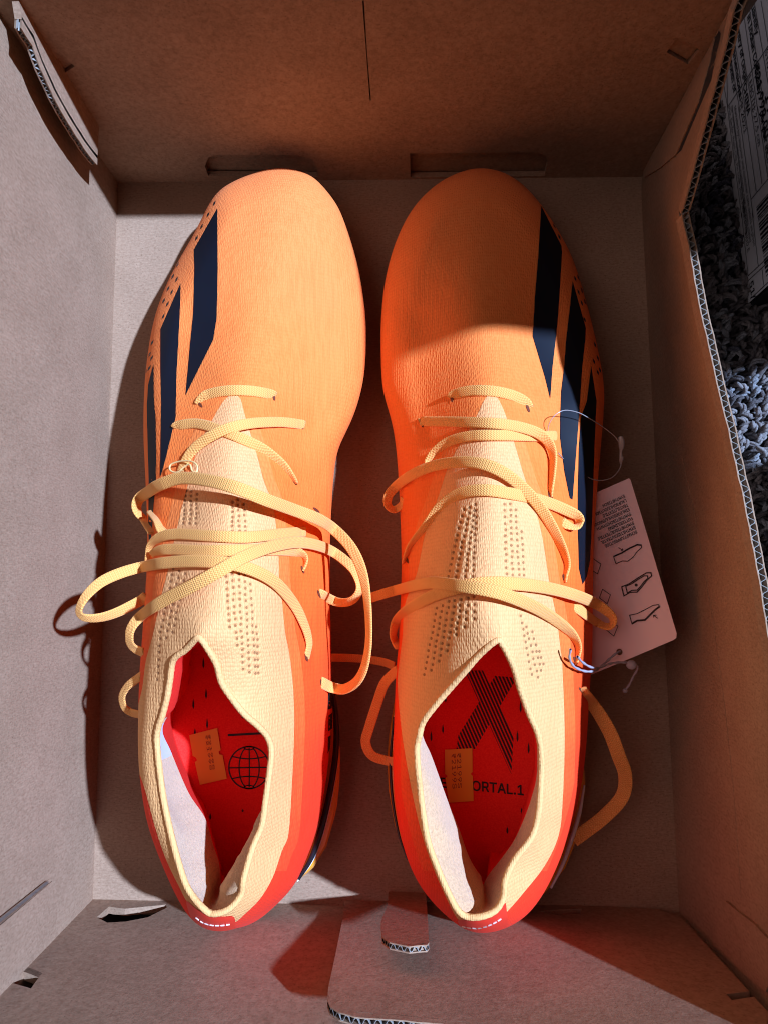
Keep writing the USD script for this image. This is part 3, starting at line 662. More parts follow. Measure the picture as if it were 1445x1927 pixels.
D2 = math.radians
left = dict(base=(450, 960), z_insole=.0235,
  # px, py, silhouette height, extra height, rounding px
  outline=[(510,316,.027,.016,55),(430,345,.027,.016,55),(400,372,.028,.016,52),(365,440,.029,.017,50),(320,520,.030,.018,48),(290,600,.033,.019,44),(275,690,.036,.020,42),(271,749,.040,.020,40),(270,818,.045,.020,38),
    (274,905,.052,.019,34),(277,991,.058,.018,30),(277,1043,.062,.018,28),(274,1109,.067,.017,26),(265,1234,.073,.013,24),(263,1260,.074,.012,22),(260,1353,.077,.010,20),(261,1440,.078,.008,18),(272,1526,.077,.008,18),
    (286,1578,.074,.009,20),(313,1647,.070,.010,20),(338,1699,.066,.012,20),(358,1730,.063,.014,20),(386,1751,.062,.015,20),(410,1755,.062,.015,20),(441,1751,.060,.016,20),(469,1737,.055,.018,24),(514,1706,.045,.022,32),
    (552,1671,.036,.022,38),(573,1626,.031,.020,40),(594,1571,.028,.019,44),(607,1512,.027,.018,44),(618,1436,.027,.017,44),(623,1353,.028,.017,46),(624,1277,.030,.017,46),(623,1215,.031,.018,46),(621,1112,.033,.018,48),
    (621,1026,.034,.018,48),(623,974,.034,.018,48),(627,905,.034,.016,50),(635,846,.033,.015,52),(649,818,.032,.014,54),(670,770,.030,.014,56),(685,708,.029,.014,58),(689,640,.028,.014,60),(688,600,.028,.014,60),(684,560,.028,.014,60),
    (670,485,.027,.015,60),(640,395,.027,.015,60),(620,365,.027,.015,60),(580,325,.027,.016,58)],
  ctrl=[(510,375,.049),(500,430,.054),(500,500,.058),(490,570,.0615),(470,640,.067),(450,720,.076),(440,800,.085),(430,900,.095),(425,1000,.103),(420,1100,.109),(395,1165,.111),(430,1200,.110),
    (600,450,.048),(620,600,.047),(610,700,.050),(400,480,.053),(370,600,.056),(340,700,.060),(350,850,.080),(330,950,.084),(320,1050,.092),(312,1150,.098),(600,800,.050),(590,900,.056),(585,1000,.062),(570,1100,.070),(575,1200,.064),(575,1350,.060),(575,1450,.056),
    (540,900,.075),(535,1000,.083),(530,1100,.089),(530,1200,.088),(540,1300,.080),(545,1400,.075),(535,1500,.074),(510,1600,.076),
    (371,1201,.111),(351,1222,.107),(327,1242,.104),(315,1311,.098),(297,1374,.093),(296,1405,.092),(306,1491,.090),(320,1561,.090),(338,1630,.0905),(355,1675,.0915),(386,1713,.0925),(407,1720,.0925),(434,1709,.092),(455,1682,.0915),(476,1595,.089),(493,1554,.088),(507,1457,.0885),(511,1415,.089),(486,1367,.094),(459,1343,.098),(434,1311,.101),(417,1284,.104),(407,1249,.107),(389,1218,.110)],
  cream=[(438,744),(452,749),(462,784),(483,853),(497,905),(515,955),(524,1040),(526,1090),(531,1130),(537,1190),(545,1232),(552,1294),(554,1374),(549,1491),(543,1571),(531,1602),(514,1651),(490,1692),(459,1723),(441,1737),(410,1741),(380,1730),(353,1699),(338,1671),(313,1619),(294,1564),(272,1484),(255,1430),(255,1360),(262,1320),(268,1294),(275,1242),(288,1195),(303,1126),(317,1071),(334,991),(351,922),(372,846),(403,784),(424,751)],
  rim=[(371,1201,.111,None,None,None),(379,1204,.11,None,None,None),(389,1218,.11,None,None,None),(407,1249,.107,None,None,None),(417,1284,.104,None,None,None),(434,1311,.101,None,None,None),(459,1343,.098,None,None,None),(486,1367,.094,None,None,None),(504,1388,.091,None,None,None),(511,1415,.089,None,None,None),(507,1457,.0885,None,None,None),
    (500,1509,.088,494,1524,.068),(493,1554,.088,478,1565,.06),(476,1595,.089,460,1598,.055),(459,1654,.091,436,1634,.05),(455,1682,.0915,430,1655,.05),(434,1709,.092,424,1668,.05),(407,1720,.0925,417,1668,.05),(386,1713,.0925,415,1648,.05),(355,1675,.0915,412,1622,.05),(338,1630,.0905,402,1592,.05),(320,1561,.09,386,1540,.05),(306,1491,.09,355,1492,.052),(296,1405,.092,322,1415,.06),(297,1374,.093,306,1372,.075),
    (306,1346,.095,None,None,None),(315,1311,.098,None,None,None),(320,1280,.101,None,None,None),(327,1242,.104,None,None,None),(351,1222,.107,None,None,None)],
  holes=holes_in([(350,925,345,985,8),(360,925,357,985,8),(371,930,368,985,7),(438,945,436,1000,7),(449,940,450,1000,7),(459,950,462,1000,6),
    (425,1085,432,1180,9),(437,1080,446,1215,12),(449,1080,458,1260,16),(461,1082,470,1265,16),(472,1100,482,1268,14),(484,1180,487,1268,8),
    (326,1070,303,1180,10),(337,1075,312,1200,11),(348,1080,324,1190,10),(302,1190,296,1280,8)]),
  insole_prints=[('globe_print', globe(469, 1445, 38, 39.5)),
    ('curl_print', [stroke_poly([(456, 1352), (459, 1346), (466, 1346), (470, 1351)], 3.2), stroke_poly([(429, 1384), (500, 1380)], 4.2)]),
    ('dash_print', [drop(383, 1248, 22), drop(388, 1306, 20), drop(364, 1325, 20), drop(390, 1362, 20), drop(367, 1378, 14), drop(369, 1500, 16), drop(396, 1537, 12), drop(457, 1526, 6)])],
  sticker=[(356.5,1384),(409,1370.5),(415.5,1412),(411.5,1415),(413,1420),(419,1421.5),(427,1466),(376.5,1477.5),(367,1435),(371.5,1431),(368,1425.5),(363,1423)],
  sticker_text=[(391.5,1383),(400.5,1449),(397,1382)],
  stripes=[[(409,391),(410,505),(408,599),(401,640),(375,692),(349,744),(352,713),(358,646),(364,588),(366,505),(365,469)],
    [(340,532),(339,580),(336,640),(332,713),(331,784),(320,829),(312,862),(305,888),(301,898),(302,850),(303.5,760),(302,692),(302,619)],
    [(289,684),(290,760),(293,784),(294,860),(293,908),(289,950),(286,1000),(281,1030),(279,990),(280,905),(277,801),(276.6,760),(279,723)]],
  dashes=[(250+x/4.817, 360+y/4.817, D2(-65), 13, 3.6) for x, y in [(705,90),(740,105),(648,178),(683,208),(590,290),(625,315),(578,420),(405,660),(362,770),(398,795),(320,880),(353,910),(280,990),(313,1020),(277,1130),(175,1370),(150,1480),(130,1620),(170,1510),(150,1600)]],
  logo=[[(618,1305),(625,1303),(625,1333),(617,1336)],[(619,1347),(626,1341),(626,1371),(618,1377)],[(618,1387),(623,1384),(621,1410),(617,1419)]],
  heel_tab=[(351,1697),(372,1713),(396,1723),(420,1726),(440,1726),(443,1742),(441,1752),(410,1757),(384,1752),(362,1733)],
  stitch=[(368,1727),(382,1737),(400,1742),(420,1742),(440,1739)],
  flares=[[(615,1290),(630,1340),(640,1422),(638,1480),(633,1526),(614,1595),(587,1640),(556,1663),(520,1660),(560,1500),(590,1350)]],
  edge_lines=[('black_edge','black_plate',[(625,1290,.024,.8),(632,1350,.023,1.2),(633,1400,.022,1.3),(628,1450,.0215,1.3),(617,1510,.021,1.3),(602,1570,.021,1.3),(585,1617,.021,1.1),(562,1655,.021,.7)]),
    ('silver_edge','silver_plate',[(635,1420,.020,.35),(632,1450,.0195,.5),(621,1512,.019,.6),(606,1572,.019,.6),(588,1620,.019,.5),(560,1659,.019,.35)])])

right = dict(base=(920, 960), z_insole=.0235,
  outline=[(902,314,.027,.016,58),(860,325,.027,.016,58),(822,345,.027,.016,58),(777,390,.027,.015,58),(744,455,.027,.015,60),(724,530,.028,.014,60),(717,600,.028,.014,60),(716,640,.028,.014,60),(717,680,.028,.014,58),(720,734,.029,.014,54),(732,775,.030,.015,50),(742,817,.031,.016,48),
    (749,888,.033,.017,46),(753,971,.034,.018,44),(755,1033,.035,.019,44),(755,1095,.036,.020,42),(749,1220,.038,.022,40),(745,1263,.038,.023,38),(742,1346,.038,.024,34),(739,1429,.040,.022,32),(743,1512,.043,.020,30),(759,1595,.050,.018,26),(784,1658,.056,.016,22),(817,1703,.060,.015,20),(859,1741,.062,.015,20),(883,1755,.062,.015,20),(913,1758,.062,.015,20),(950,1749,.060,.016,22),
    (991,1724,.054,.018,26),(1025,1678,.047,.020,30),(1054,1616,.042,.021,34),(1079,1541,.038,.021,36),(1095,1471,.037,.020,38),(1104,1388,.037,.020,40),(1110,1284,.038,.020,40),(1114,1230,.039,.020,40),(1115,1137,.041,.020,42),(1117,1012,.044,.019,44),(1126,888,.043,.019,46),(1135,784,.041,.019,48),(1136,722,.040,.018,50),(1122,645,.036,.018,52),(1102,565,.032,.018,52),(1077,485,.030,.018,54),(1042,420,.029,.017,55),(1002,365,.028,.017,56),(957,327,.027,.016,57)],
  ctrl=[(900,375,.049),(895,430,.054),(890,500,.058),(890,570,.0615),(900,640,.067),(912,720,.076),(922,800,.085),(925,900,.095),(922,1000,.103),(918,1100,.109),(930,1165,.111),
    (800,450,.048),(780,600,.047),(785,700,.050),(1000,480,.053),(1020,600,.056),(1040,700,.060),(795,800,.056),(800,900,.064),(805,1000,.073),(800,1100,.080),(790,1200,.083),(780,1300,.080),(1055,850,.068),(1050,950,.076),(1050,1050,.080),(1060,1150,.077),(1065,1250,.072),(1072,1350,.066),(1070,1450,.063),(1045,1560,.066),(1010,1640,.073),
    (850,900,.083),(850,1000,.093),(850,1100,.101),(1000,900,.083),(1005,1000,.093),(1010,1100,.097),(1010,1200,.095),(760,1450,.080),(775,1540,.081),
    (935,1205,.111),(904,1230,.108),(875,1263,.104),(846,1296,.100),(817,1330,.097),(796,1359,.094),(789,1384,.0925),(784,1413,.0915),(790,1487,.0905),(803,1575,.0905),(821,1629,.091),(846,1687,.092),(867,1720,.0925),(896,1727,.0925),(929,1716,.0925),(946,1691,.092),(950,1658,.0915),(967,1620,.090),(1000,1575,.089),(1012,1533,.0885),(1016,1491,.0885),(1018,1429,.089),(1012,1384,.0915),(996,1346,.095),(979,1300,.100),(967,1259,.105),(954,1230,.1085)],
  cream=[(913,749),(925,744),(936,749),(952,784),(971,846),(987,900),(1006,955),(1020,1012),(1033,1095),(1046,1160),(1054,1220),(1058,1263),(1062,1388),(1058,1512),(1050,1575),(1025,1629),(987,1678),(954,1716),(930,1736),(900,1742),(870,1735),(854,1720),(821,1649),(796,1579),(776,1496),(757,1388),(748,1290),(752,1240),(757,1199),(762,1137),(784,1079),(800,1004),(825,933),(846,871),(874,822),(896,784)],
  rim=[(935,1205,.111,None,None,None),(945,1214,.11,None,None,None),(954,1230,.1085,None,None,None),(967,1259,.105,None,None,None),(979,1300,.1,None,None,None),(996,1346,.095,None,None,None),(1012,1384,.0915,None,None,None),(1018,1429,.089,1010,1450,.068),(1016,1491,.0885,1000,1500,.062),(1012,1533,.0885,984,1545,.055),(1000,1575,.089,965,1585,.05),(967,1620,.09,940,1620,.05),(950,1658,.0915,924,1640,.05),(946,1691,.092,914,1655,.05),(929,1716,.0925,910,1664,.05),(896,1727,.0925,906,1664,.05),
    (867,1720,.0925,905,1650,.05),(846,1687,.092,896,1638,.05),(821,1629,.091,880,1608,.05),(803,1575,.0905,864,1562,.05),(790,1487,.0905,840,1502,.05),(784,1413,.0915,812,1424,.058),(789,1384,.0925,797,1390,.078),(796,1359,.094,None,None,None),(817,1330,.097,None,None,None),(846,1296,.1,None,None,None),(875,1263,.104,None,None,None),(904,1230,.108,None,None,None)],
  holes=holes_in([(872,960,843,1085,12),(883,955,858,1085,13),(893,950,873,1085,14),(894,962,888,1085,12),(949,948,952,1080,12),(959,948,964,1082,13),(970,960,976,1082,12),(981,1000,986,1082,8),
    (822,1145,798,1270,12),(833,1140,812,1262,12),(845,1132,826,1245,11),(856,1130,842,1225,9),(868,1128,858,1195,7),(880,1126,874,1180,5),(892,1124,890,1165,4),(980,1160,1000,1270,10),(990,1180,1012,1275,9),(1001,1190,1018,1262,7),(1010,1215,1022,1250,4)]),
  insole_prints=[],
  sticker=[(836.5,1411.5),(888,1408.5),(888.5,1453),(885,1457),(889,1461),(890.5,1508),(844,1511),(837.5,1465),(841.5,1461),(837,1457)],
  sticker_text=[(859,1418),(861,1484),(869.5,1417)],
  stripes=[[(1018,387),(1056,462),(1057,474),(1054,526),(1049,599),(1045,640),(1039,692),(1035,750),(1025,709),(1002,632),(1006,557),(1012,484)],
    [(1077,528),(1102,617),(1101,636),(1095,692),(1089,784),(1081,888),(1077,940),(1072,937),(1062,888),(1054,825),(1054,784),(1056,734),(1060,702),(1065,636),(1073,568)],
    [(1112,688),(1122,754),(1120,800),(1118,846),(1114,971),(1110,1054),(1104,1085),(1096,1100),(1089,1070),(1087,991),(1087,929),(1089,846),(1093,784),(1104,754)]],
  dashes=[(1000+x/4.818, 360+y/4.818, D2(70), 13, 3.6) for x, y in [(155,210),(205,305),(250,410),(395,790),(425,780),(425,910),(455,895),(455,1010),(485,1000),(480,1160),(575,1390),(600,1400),(565,1540),(600,1510),(600,1640),(620,1620)]],
  heel_tab=[(861,1733),(880,1733),(896,1731),(929,1720),(948,1702),(952,1706),(953,1749),(929,1757),(896,1760),(872,1750)],
  stitch=[(868,1744),(885,1747),(904,1747),(929,1738),(951,1724)],
  flares=[[(745,1300),(732,1380),(728,1429),(731,1491),(742,1554),(763,1616),(790,1640),(800,1500),(770,1350)],[(1100,1440),(1104,1480),(1095,1540),(1089,1577),(1066,1637),(1025,1687),(1000,1690),(1040,1560),(1070,1450)]],
  edge_lines=[('black_edge','black_plate',[(741,1350,.026,.4),(735,1429,.025,.6),(738,1500,.026,.6),(750,1570,.03,.5),(766,1618,.034,.3)]),
    ('silver_edge','silver_plate',[(1099,1478,.022,.4),(1090,1530,.021,.8),(1075,1580,.021,.9),(1058,1628,.021,.8),(1036,1672,.021,.5)])])
# the striped cross and the word printed on the right insole
bandA = Polygon([(874,1262),(908,1262),(966,1385),(961.5,1457)]); bandB = Polygon([(931,1272),(972,1276),(934,1340),(893,1410),(858,1412),(862,1384)])
dirv = np.array([.405, .914]); perp = np.array([dirv[1], -dirv[0]]); xs = []
for k in range(-16, 17):
    c = np.array([915, 1340]) + perp*k*6.1
    ln = LineString([c - dirv*200, c + dirv*200]).buffer(1.75, cap_style='flat')
    for bd in (bandA, bandB):
        q = ln.intersection(bd)
        if not q.is_empty: xs += [p for p in getattr(q, 'geoms', [q]) if p.geom_type == 'Polygon' and p.area > 4]
xs = list(getattr(shapely.union_all(xs), 'geoms', [])) or xs
right['insole_prints'] = [('striped_cross_print', xs), ('dash_print', [drop(838, 1315, 16), drop(833, 1372, 18), drop(811, 1386, 20), drop(979, 1330, 24), drop(973, 1386, 22), drop(994, 1408, 22), drop(981, 1526, 12), drop(954, 1563, 14), drop(816, 1335, 14)])]

GB = 'pair of orange football boots'
bootL = build_boot(left, 'orange knit football boot, left of the pair, with a globe printed on its red insole', GB)
bootR = build_boot(right, 'orange football boot with a striped cross on its red insole, paper tag beside it', GB)
# word on the right insole
tm = meshkit.text_mesh('SPEEDPORTAL.1', 1.0, .01, True); w = tm.bounds[1][0]; z_ = right['z_insole'] + .0002
O, a1, a2 = U(797, 1479, z_), U(985, 1497, z_), U(797, 1461, z_)
vv = O + tm.vertices[:, :1]/w*(a1 - O) + tm.vertices[:, 1:2]*(a2 - O)
obj('word_print', (vv + Zv*tm.vertices[:, 2:]*.001, tm.faces), 'print_black', bootR.insole)
# blue-white care label on the lining of the left boot
idx = [i for i in range(bootL.n_rim) if bootL.rim_px[i, 0] < 330 and 1366 < bootL.rim_px[i, 1] < 1412]
lab = [toward_cam(bootL.liningL[k][idx], .0009) for k in range(1, 8)]
lv, lf_ = loft(lab, closed=False); obj('care_label', (lv, lf_), 'paper_blue_white', bootL.root, smooth=True, label='small blue white printed label inside the collar')

# ------------------------------------------------------------------ laces
def lace(b, pts, width=.0040, thick=.0011, name='lace'):
    """pts: px, py, height above the boot (mm), turn of the flat side (degrees)."""
    q = smooth_path(np.array(pts, float), step=5)
    P = U(q[:, 0], q[:, 1], b.zf(q[:, :2]) + q[:, 2]/1000)
    k = np.ones(5)/5
    Pz = np.convolve(np.pad(P[:, 2], 2, mode='edge'), k, 'valid'); P = U(q[:, 0], q[:, 1], Pz)
    t = np.gradient(P, axis=0); t = unit_rows(t)
    n = unit_rows(CAM - P)*.6 + np.array([0, 0, .4]); w = unit_rows(np.cross(n, t)); nn = unit_rows(np.cross(t, w))
    a = np.radians(q[:, 3])[:, None]
    wd = w*np.cos(a) + nn*np.sin(a)
    v, f, uv = ribbon(P, wd, width, thick)
    return obj(name, (v, f), 'lace_weave', b.root, smooth=True, uv=uv)
def eyelet(b, x, y, ang, l=16, w=5):
    a = np.linspace(0, 2*np.pi, 12, endpoint=False); c, s = math.cos(ang), math.sin(ang)
    e = np.column_stack([x + l/2*np.cos(a)*c - w/2*np.sin(a)*s, y + l/2*np.cos(a)*s + w/2*np.sin(a)*c])
    obj('eyelet', drape(b, Polygon(e), 4, .0004), 'eyelet_red', b.root)
plain('eyelet_red', (.16, .03, .01), .7)
L_, R_ = bootL, bootR
# left boot
lace(L_, [(374,762,-1.3,0),(381,751,.7,0),(393,742,1.4,0),(428,735,2,0),(469,735,1.6,0),(506,741,.9,0),(517,746,-1.3,0)], .0041)
lace(L_, [(330,806,-1.3,0),(336,801,.8,0),(369,797,1.4,0),(407,806,1.6,0),(455,825,1.8,0),(497,846,1.8,15),(531,874,1.2,30),(548,897,.8,45),(554,908,-1.5,50)], .0040)
lace(L_, [(572,800,-1.3,0),(564,798,.8,0),(525,794,2,0),(469,797,3.2,0),(421,809,4,0),(383,830,3.2,10),(358,853,2.2,25),(343,880,1,40),(338,896,-1.3,45)], .0040)
lace(L_, [(290,1003,1,40),(272,978,2.5,55),(262,968,4,55),(257,955,6,45),(261,940,8,30),(276,928,9,15),(300,913,10,8),(341,900,11,0),(393,904,12,0),(445,918,13,0),(497,939,14,0),(549,958,16,0),(601,978,22,0),(635,1002,28,8),(664,1036,33,20),(682,1078,36,35),(691,1130,37,52),(694,1199,35,58),(687,1251,31,50),(672,1282,26,40),(648,1297,17,30),(625,1294,8,20),(608,1286,1,15),(603,1284,-1,15)], .0045)
lace(L_, [(312,1006,.8,0),(303,996,2,30),(297,982,2.4,45),(291,972,1.5,40),(284,962,-1.3,30)], .0034)
lace(L_, [(282,1055,-1.3,30),(283,1043,1,30),(287,1026,1.6,20),(303,1011,2.2,5),(334,1005,2.4,0),(393,1008,2.2,0),(462,1011,2,0),(525,1005,1.6,0),(566,1001,.9,0),(574,1001,-1.5,0)], .0040)
lace(L_, [(288,1046,-1.3,10),(300,1037,1.4,5),(325,1034,1.9,0),(376,1037,2,0),(435,1036,1.8,0),(514,1035,1.6,0),(554,1038,1.5,10),(572,1048,1.6,50),(574,1060,1.4,65),(568,1073,-1.5,65)], .0040)
lace(L_, [(598,1117,-1.5,10),(606,1120,1.2,15),(635,1133,9,30),(660,1131,16,42),(675,1115,19,52),(676,1095,19,45),(660,1065,16,25),(618,1034,9,8),(566,1021,5.5,0),(514,1028,5.5,0),(462,1047,6,0),(414,1074,6.5,0),(358,1105,7,0),(307,1131,8,8),(268,1157,11,20),(247,1182,11,38),(244,1206,8,45),(253,1220,4,45),(268,1228,.6,40),(272,1231,-1.5,40)], .0043)
lace(L_, [(576,1240,-1.5,60),(580,1226,1,65),(582,1208,2.4,60),(574,1178,3.2,48),(552,1135,3.6,30),(514,1093,3.8,12),(462,1068,4,5),(400,1057,4,0),(324,1058,4.8,0),(255,1070,8,0),(200,1090,12,10),(168,1115,15,30),(151,1140,15,48),(150,1155,13,52),(163,1163,11,50),(190,1162,8,44),(222,1152,4,35),(262,1132,0,25),(276,1122,-1.5,25)], .0042)
lace(L_, [(266,1272,-1,40),(255,1280,0,40),(240,1292,-3,45),(230,1311,-6,48),(234,1331,-9,50),(247,1341,-10,45),(266,1346,-9,40)], .0040)
lace(L_, [(618,1238,-6,20),(640,1238,-12,20),(680,1240,-16,20),(720,1246,-14,20),(742,1254,-6,20)], .0038)
v, f = tube(L_.at(smooth_path([(345,885),(330,889),(320,884),(322,874),(340,868),(360,868),(371,876),(370,888),(362,886),(357,874),(345,880),(334,892)], step=3), .0045), .00035, 6)
obj('loose_thread', (v, f), 'thread', L_.root, smooth=True)
for x, y, a in [(376,760,.9),(516,746,1.4),(570,800,1.5),(555,906,1.0),(337,893,.8),(570,1072,1.2),(577,1238,1.3),(601,1118,1.2),(606,1286,1.4),(596,960,.7),(601,970,.5)]: eyelet(L_, x, y, a)
# right boot
lace(R_, [(848,750,-1.5,0),(856,742,.8,0),(888,735,1.5,0),(929,736,1.8,0),(967,745,1.5,0),(988,757,.9,0),(994,768,-1.5,0)], .0041)
lace(R_, [(795,803,-1.5,80),(808,871,.2,40),(806,869,1.0,35),(819,850,1.8,20),(845,831,2.2,5),(888,820,2.4,0),(950,819,2.2,0),(1004,821,1.6,0),(1036,820,.9,0),(1046,820,-1.5,0)][1:], .0039)
lace(R_, [(793,793,-1.5,0),(800,793,.8,0),(867,794,2.6,0),(946,798,4.4,0),(1000,810,5,5),(1028,828,5,25),(1040,855,4.4,50),(1039,892,3,62),(1035,922,1.4,66),(1034,934,-1.5,66)], .0040)
lace(R_, [(760,938,-1.5,40),(755,950,1.5,45),(742,959,4,45),(730,950,6.5,40),(733,929,8,25),(763,901,8,8),(805,880,7,0),(854,870,6,0),(904,872,5.6,0),(946,889,5.6,5),(983,918,5.6,10),(1014,952,5.4,20),(1041,996,4.6,35),(1060,1038,3.4,50),(1066,1064,2,60),(1062,1082,1,64),(1060,1092,-1.5,64)], .0042)
lace(R_, [(763,1056,-1.5,60),(766,1046,1,55),(775,1026,1.4,45),(800,994,1.8,25),(828,955,2,12),(862,930,2.2,2),(908,922,2.4,0),(962,929,2.4,0),(1012,940,2.4,0),(1054,955,4,8),(1084,970,6,30),(1091,982,5.2,60),(1083,991,3.6,60),(1066,987,1.6,35),(1056,982,-1.3,20)], .0042)
lace(R_, [(690,1128,0,20),(705,1123,5,15),(734,1114,9,5),(784,1101,8,0),(817,1097,7.2,0),(867,1103,6.4,0),(913,1110,6,0),(954,1121,5.6,4),(1004,1142,5.2,10),(1045,1167,4.8,20),(1074,1192,4.2,38),(1086,1216,3,55),(1084,1236,1.2,60),(1080,1246,-1.5,60)], .0042)
lace(R_, [(752,1220,-1.5,40),(744,1208,2,50),(740,1192,4.6,48),(748,1166,5.4,28),(778,1141,5,10),(825,1117,4,0),(879,1102,3.2,0),(929,1097,3,0),(991,1101,3.6,0),(1045,1110,6,5),(1095,1125,10,12),(1133,1144,13,28),(1152,1163,13,50),(1149,1177,11,60),(1135,1178,8.5,52),(1112,1164,5,35),(1088,1146,1,25),(1078,1138,-1,25)], .0043)
lace(R_, [(1090,1296,-1.5,35),(1098,1306,1,35),(1123,1338,4,25),(1147,1379,3,12),(1163,1421,0,5),(1176,1460,-5,0),(1170,1500,-10,0),(1137,1537,-14,0),(1100,1566,-18,0),(1078,1582,-20,0)], .0056)
lace(R_, [(748,1262,-1,25),(738,1270,0,20),(722,1289,-4,12),(709,1325,-8,8),(694,1372,-11,5),(688,1398,-13,12),(700,1422,-15,20),(728,1432,-17,20),(745,1434,-18,20)], .0043)
for x, y, a in [(849,749,1.4),(993,768,1.2),(794,796,1.5),(1034,931,1.4),(1043,818,1.4),(1061,1088,1.3),(765,1053,1.2),(1082,1243,1.2),(1094,1300,.9)]: eyelet(R_, x, y, a)
# ------------------------------------------------------------------ paper tag on a string, beside the right boot
A = U(1183, 900, .050); B_ = U(1273, 1200, .050); C_ = U(1120, 1267, .034)
tn = unit(np.cross(B_ - A, C_ - B_)); tn = tn if tn @ (CAM - A) > 0 else -tn
tagp = thing('paper_tag', B_*0 + U(1200, 1080, 0), 'pinkish white paper tag printed with shoe outlines, tied to the right boot', 'tag')
def on_tag(p, d=0.0): p = np.atleast_2d(np.asarray(p, float)); return onplane(p[:, 0], p[:, 1], A, tn) + tn*d
card = Polygon([(1183, 900), (1186, 903), (1206, 968), (1232, 1055), (1256, 1135), (1273, 1192), (1272, 1201), (1266, 1205), (1198, 1234), (1112, 1270), (1072, 1128), (1026, 968), (1032, 962), (1124, 926)])
hole = Point(1165, 1227).buffer(6)
v, f = flat_tri(card.difference(hole)); top = on_tag(v, .0002)
obj('card', thick_patch(top, f[:, ::-1], -tn*.0005), 'tag_paper', tagp)
def ink(name, polys, d=.0006, mt='tag_ink', parent=tagp, place=on_tag):
    vs = []
    for p_ in polys:
        v, f = flat_tri(p_); vs.append(trimesh.Trimesh(place(v, d), f[:, ::-1], process=False))
    return obj(name, cat_m(vs), mt, parent)
def Z9(pts): return [(1060 + x/3.383, 760 + y/3.383) for x, y in pts]
# shoe outlines: upper, sock lining, sole
sh1 = [(320,972),(335,1018),(375,1000),(410,1002),(445,975),(470,940),(498,915),(497,897),(470,897),(420,920),(370,950)]
sh2 = [(372,1165),(386,1222),(425,1200),(470,1198),(500,1165),(530,1125),(562,1095),(558,1075),(530,1075),(480,1105),(420,1145)]
sh3 = [(422,1345),(437,1400),(470,1380),(520,1375),(550,1345),(580,1315),(612,1290),(605,1277),(570,1283),(520,1310),(470,1335)]
ink('shoe_outline', [stroke_poly(Z9(sh1 + sh1[:1]), 1.5), stroke_poly(Z9([(320,972),(370,950),(420,920),(470,897),(496,899)]), 3)])
ink('shoe_outline', [stroke_poly(Z9(sh2 + sh2[:1]), 2.2), stroke_poly([(1060 + (470 + (x-470)*.74)/3.383, 760 + (1150 + (y-1150)*.74)/3.383) for x, y in sh2 + sh2[:1]], 2.0)])
ink('shoe_outline', [stroke_poly(Z9(sh3 + sh3[:1]), 1.5), stroke_poly(Z9([(437,1400),(470,1380),(520,1375),(550,1345),(580,1315),(612,1290)]), 3.4)])
ink('arrow', [stroke_poly(Z9([(352,915),(378,932)]), 1.3), stroke_poly(Z9([(366,936),(378,932),(376,920)]), 1.3)])
ink('arrow', [stroke_poly(Z9([(600,1365),(574,1345)]), 1.4), stroke_poly(Z9([(574,1360),(574,1345),(592,1345)]), 1.4)])
ink('mark', [Point(*Z9([(464, 1153)])[0]).buffer(2.8)])
for dm_ in ([(190,985),(240,1020),(218,1082),(170,1050)], [(250,1180),(300,1215),(280,1272),(230,1235)], [(275,1440),(320,1395),(348,1415),(322,1478)]):
    ink('diamond', [stroke_poly(Z9(dm_ + dm_[:1]), 1.3)])
lines = ['SCHAFT/UPPER/TIGE', 'SYNTHETISCH/TEXTIL', 'SYNTHETIQUE/TEXTILE', 'FUTTER/LINING', 'SYNTHETISCH/SYNTH', 'EINLEGESOHLE/INSOCK', 'TEXTIL/TEXTILE', 'LAUFSOHLE/OUTSOLE', 'SYNTHETISCH']
for k, tx in enumerate(lines):
    x0, y0 = 465 - k*9.6, 797 - k*28.5      # right end of each upside-down line
    o = on_tag(Z9([(x0, y0 + 8)]), .0004)[0]; ex = on_tag(Z9([(x0 - 100, y0 + 8 + 46)]), .0004)[0] - o; exu = unit(ex); eyu = np.cross(tn, exu)
    tm = meshkit.text_mesh(tx, .0012, .0001, True); obj('print_line', (o + tm.vertices[:, :1]*exu*.82 + tm.vertices[:, 1:2]*eyu + tm.vertices[:, 2:]*tn, tm.faces), 'tag_ink', tagp)
def zpath(pts): a = smooth_path(np.array(pts, float), step=3); return U(a[:, 0], a[:, 1], a[:, 2])
for pts in ([(1073,1222,.084),(1071,1238,.080),(1079,1254,.074),(1098,1263,.066),(1116,1263,.060),(1130,1255,.052),(1149,1238,.046),(1160,1229,.0455),(1166,1226,.043)],
            [(1086,1236,.080),(1096,1247,.072),(1112,1256,.064),(1128,1256,.056),(1152,1248,.050),(1176,1247,.047),(1192,1249,.046),(1199,1258,.044),(1192,1272,.041),(1184,1288,.038),(1176,1299,.036)]):
    q = zpath(pts); v, f = tube(q, .00045 + .0001*np.sin(np.arange(len(q))*1.3), 7); obj('string', (v, f), 'twine', tagp, smooth=True)
kn = trimesh.creation.icosphere(2, 1.0); kn.vertices = kn.vertices*[.0019, .0016, .0014]*(1 + .25*meshkit.noise(kn.vertices*2.2, 4)[:, None]) + U(1188, 1252, .0465); obj('knot', kn, 'twine', tagp, smooth=True)
kn = trimesh.creation.icosphere(2, .0010); kn.apply_translation(U(1176, 1300, .036)); obj('knot', kn, 'twine', tagp, smooth=True)

